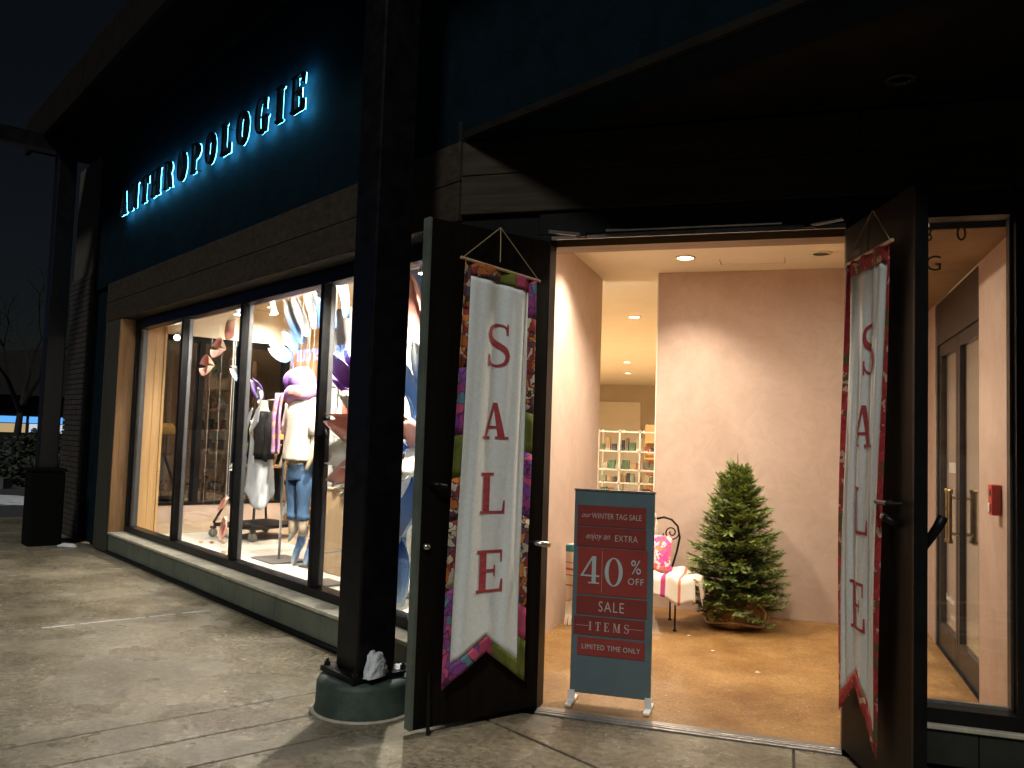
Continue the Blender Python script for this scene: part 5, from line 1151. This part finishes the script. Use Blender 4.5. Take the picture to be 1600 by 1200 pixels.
# ================================================================== OUTSIDE, LEFT
HED = mat('clipped hedge leaf', (.008, .016, .006), .7, nscale=6, namt=.4)
def bush(p, rx, ry, rz, label, n=2600, seed=1):
    rnd = random.Random(seed); V, F_ = [], []
    from mathutils import noise
    for i in range(n):
        d = Vector((rnd.gauss(0, 1), rnd.gauss(0, 1), rnd.gauss(0, 1))).normalized(); d.z = abs(d.z) if rnd.random() < .8 else d.z * .4
        k = (1 + .3 * noise.noise(d * 2.2 + Vector((seed, seed, 0)))) * rnd.uniform(.7, 1.03); c = Vector((d.x * rx * k, d.y * ry * k, max(0.02, d.z * rz * k)))
        u = Vector((rnd.gauss(0, 1), rnd.gauss(0, 1), rnd.gauss(0, 1))).normalized(); v = u.orthogonal().normalized(); s = rnd.uniform(.04, .08) * max(1, rz * .9); b = len(V)
        V += [c - u * s, c + v * s * .6, c + u * s, c - v * s * .6]; F_.append((b, b + 1, b + 2, b + 3))
    t = thing('bush', p, label, 'bush', 'bushes beyond the walk'); me = bpy.data.meshes.new('leaves'); me.from_pydata([tuple(v) for v in V], [], F_); me.materials.append(HED)
    o = bpy.data.objects.new('leaves', me); COL.objects.link(o); o.parent = t
    st_ = MB().tube([(p[0], p[1], p[2]), (p[0], p[1], p[2] + rz * .6)], .05, 6).build('stem', RUSTW, t); return t
bush((-20.2, 19.2, -.16), 1.3, 1.2, 1.5, 'rounded dark bush in front of the lit blue shop at left edge', seed=2)
bush((-18.6, 18.6, -.16), .8, .9, 1.0, 'smaller green bush beside the far column', 1800, 3)
bush(tuple(FP(11.5, 2.6, -.16)), .6, 1.5, .75, 'low clipped hedge seen through the dark side window', 2600, 4)
bush(tuple(FP(12.6, 4.6, -.16)), .7, 1.2, .9, 'second hedge seen through the dark side window', 2200, 6)
sb = MB(FP).grid(lambda p, q: (10.4 + .8 * p, .6 + 4 * q, -.15 + .5 * sin(pi * p) * (.7 + .2 * sin(q * 9))), 10, 24).build('snow_bank', SNOW, None, FP(10.8, 2.4, -.15), smooth=True)
tag(sb, 'long snow bank outside the dark side window', 'snow')
for i, (p, r) in enumerate((((-15.5, 15.2, -.155), 1.6), ((-17.5, 14.6, -.155), 2.2))):
    snow_lump('snow_patch', p, r, r * .5, .06, ['nearer', 'farther'][i] + ' flat snow patch on the street at left', seed=20 + i)
# low wall beyond the bushes
lw = MB().box(-40, -19.4, 17.3, 17.55, -.16, .12).build('low_wall', mat('pale low wall', (.07, .08, .075), .8, nscale=3, namt=.3), None, (-30, 17.4, -.16)); tag(lw, 'low pale wall edging the planting at left', 'wall')
# bare tree
bt = thing('bare_tree', (-27, 24.5, -.16), 'leafless winter tree against the grey night sky', 'tree')
BRM = mat('bare bark', (.006, .005, .0045), .9); tb = MB(); bw = MB(); rnd = random.Random(14)
def grow(p, d, L_, r, lev, mb):
    q = p + d * L_; mid = p + d * L_ * .5 + Vector((rnd.uniform(-1, 1), rnd.uniform(-1, 1), 0)) * L_ * .06
    mb.tube([tuple(p), tuple(mid), tuple(q)], [r, r * .85, r * .68], 6 if lev < 2 else 4)
    if lev >= 6: return
    for i in range(3 if lev in (0, 2) else 2):
        a_ = rnd.random() * 6.28; sp_ = rnd.uniform(.35, .8); u = d.orthogonal().normalized(); v = d.cross(u)
        nd = (d + (u * cos(a_) + v * sin(a_)) * sp_ + Vector((0, 0, .12))).normalized(); grow(q, nd, L_ * rnd.uniform(.66, .82), r * .62, lev + 1, bw)
grow(Vector((-27, 24.5, -.16)), Vector((.05, 0, 1)).normalized(), 2.1, .16, 0, tb)
tb.build('trunk', BRM, bt, smooth=True); bw.build('crown', BRM, bt)
# far house with hipped roof, lit blue shop front under the canopy
hs_ = thing('far_shop', (-46, 41, -.16), 'distant low shop with dark gabled roof and glowing blue front', 'building')
ff = frame((-46, 41, -.16), (.71, .71, 0), (-.66, .75, 0)); DK = mat('far dark wall', (.01, .01, .011), .9, nscale=1, namt=.3)
MB(ff).box(-12, 12, 0, 8, 0, 3.4).build('wall', DK, hs_)
MB(ff).extrude([(-13, 3.4), (13, 3.4), (12.4, 3.7), (2, 6.4), (-12.4, 3.8)], -1.2, 8.5).build('roof', mat('far roof', (.012, .009, .008), .9, nscale=2, namt=.4), hs_)
BLU = emis('shop blue glow', (.12, .42, 1.0), 1.1); WLIT = emis('shop lit glass', (.75, .85, 1.0), .75); YL = emis('shop warm glass', (1, .7, .35), .5)
for (u0, u1, z0, z1, m) in ((-11, 5.0, 1.7, 2.1, BLU), (-11, -5, 1.0, 1.65, WLIT), (-4.8, 1, 1.1, 1.65, YL), (1.2, 5.0, 1.1, 1.65, WLIT)):
    MB(ff).box(u0, u1, -.06, -.01, z0, z1).build('lit_pane', m, hs_)
for u in (-11.1, -8, -4.9, -2, 1.1, 4, 6.6): MB(ff).box(u - .08, u + .08, -.12, -.02, 0, 2.9).build('post', DK, hs_)
# shop across the lot, mirrored in the display glass
ac = thing('facing_shop', FP(30, -14.2, -.16), 'shop across the lot with blue script sign, mirrored in the glass', 'building')
fa_ = frame(FP(30, -14.2, -.16), FD, FN)
MB(fa_).box(-12, 12, -8, 0, 0, 7.4).build('wall', mat('facing dark wall', (.03, .03, .035), .9, nscale=1, namt=.3), ac)
MB(fa_).box(-12.3, 12.3, -8.3, .3, 7.4, 7.7).build('roof', DK, ac)
text_obj('bluemercury', 1.22, emis('sign blue', (.1, .3, 1.0), 9.0), ac, frame(FP(29.8, -14.1, 4.75), FD, FN), .05, sx=1.02, name='sign_lettering')
for u in (-9, -5.4, -1.8, 1.8, 5.4, 9): MB(fa_).box(u - 1.5, u + 1.5, .01, .05, .6, 3.2).build('lit_window', emis('facing lit glass', (1, .8, .55), .1) if 'facing lit glass' not in MATS else MATS['facing lit glass'], ac)

for o in bpy.data.objects:
    if '_o' in o: del o['_o']
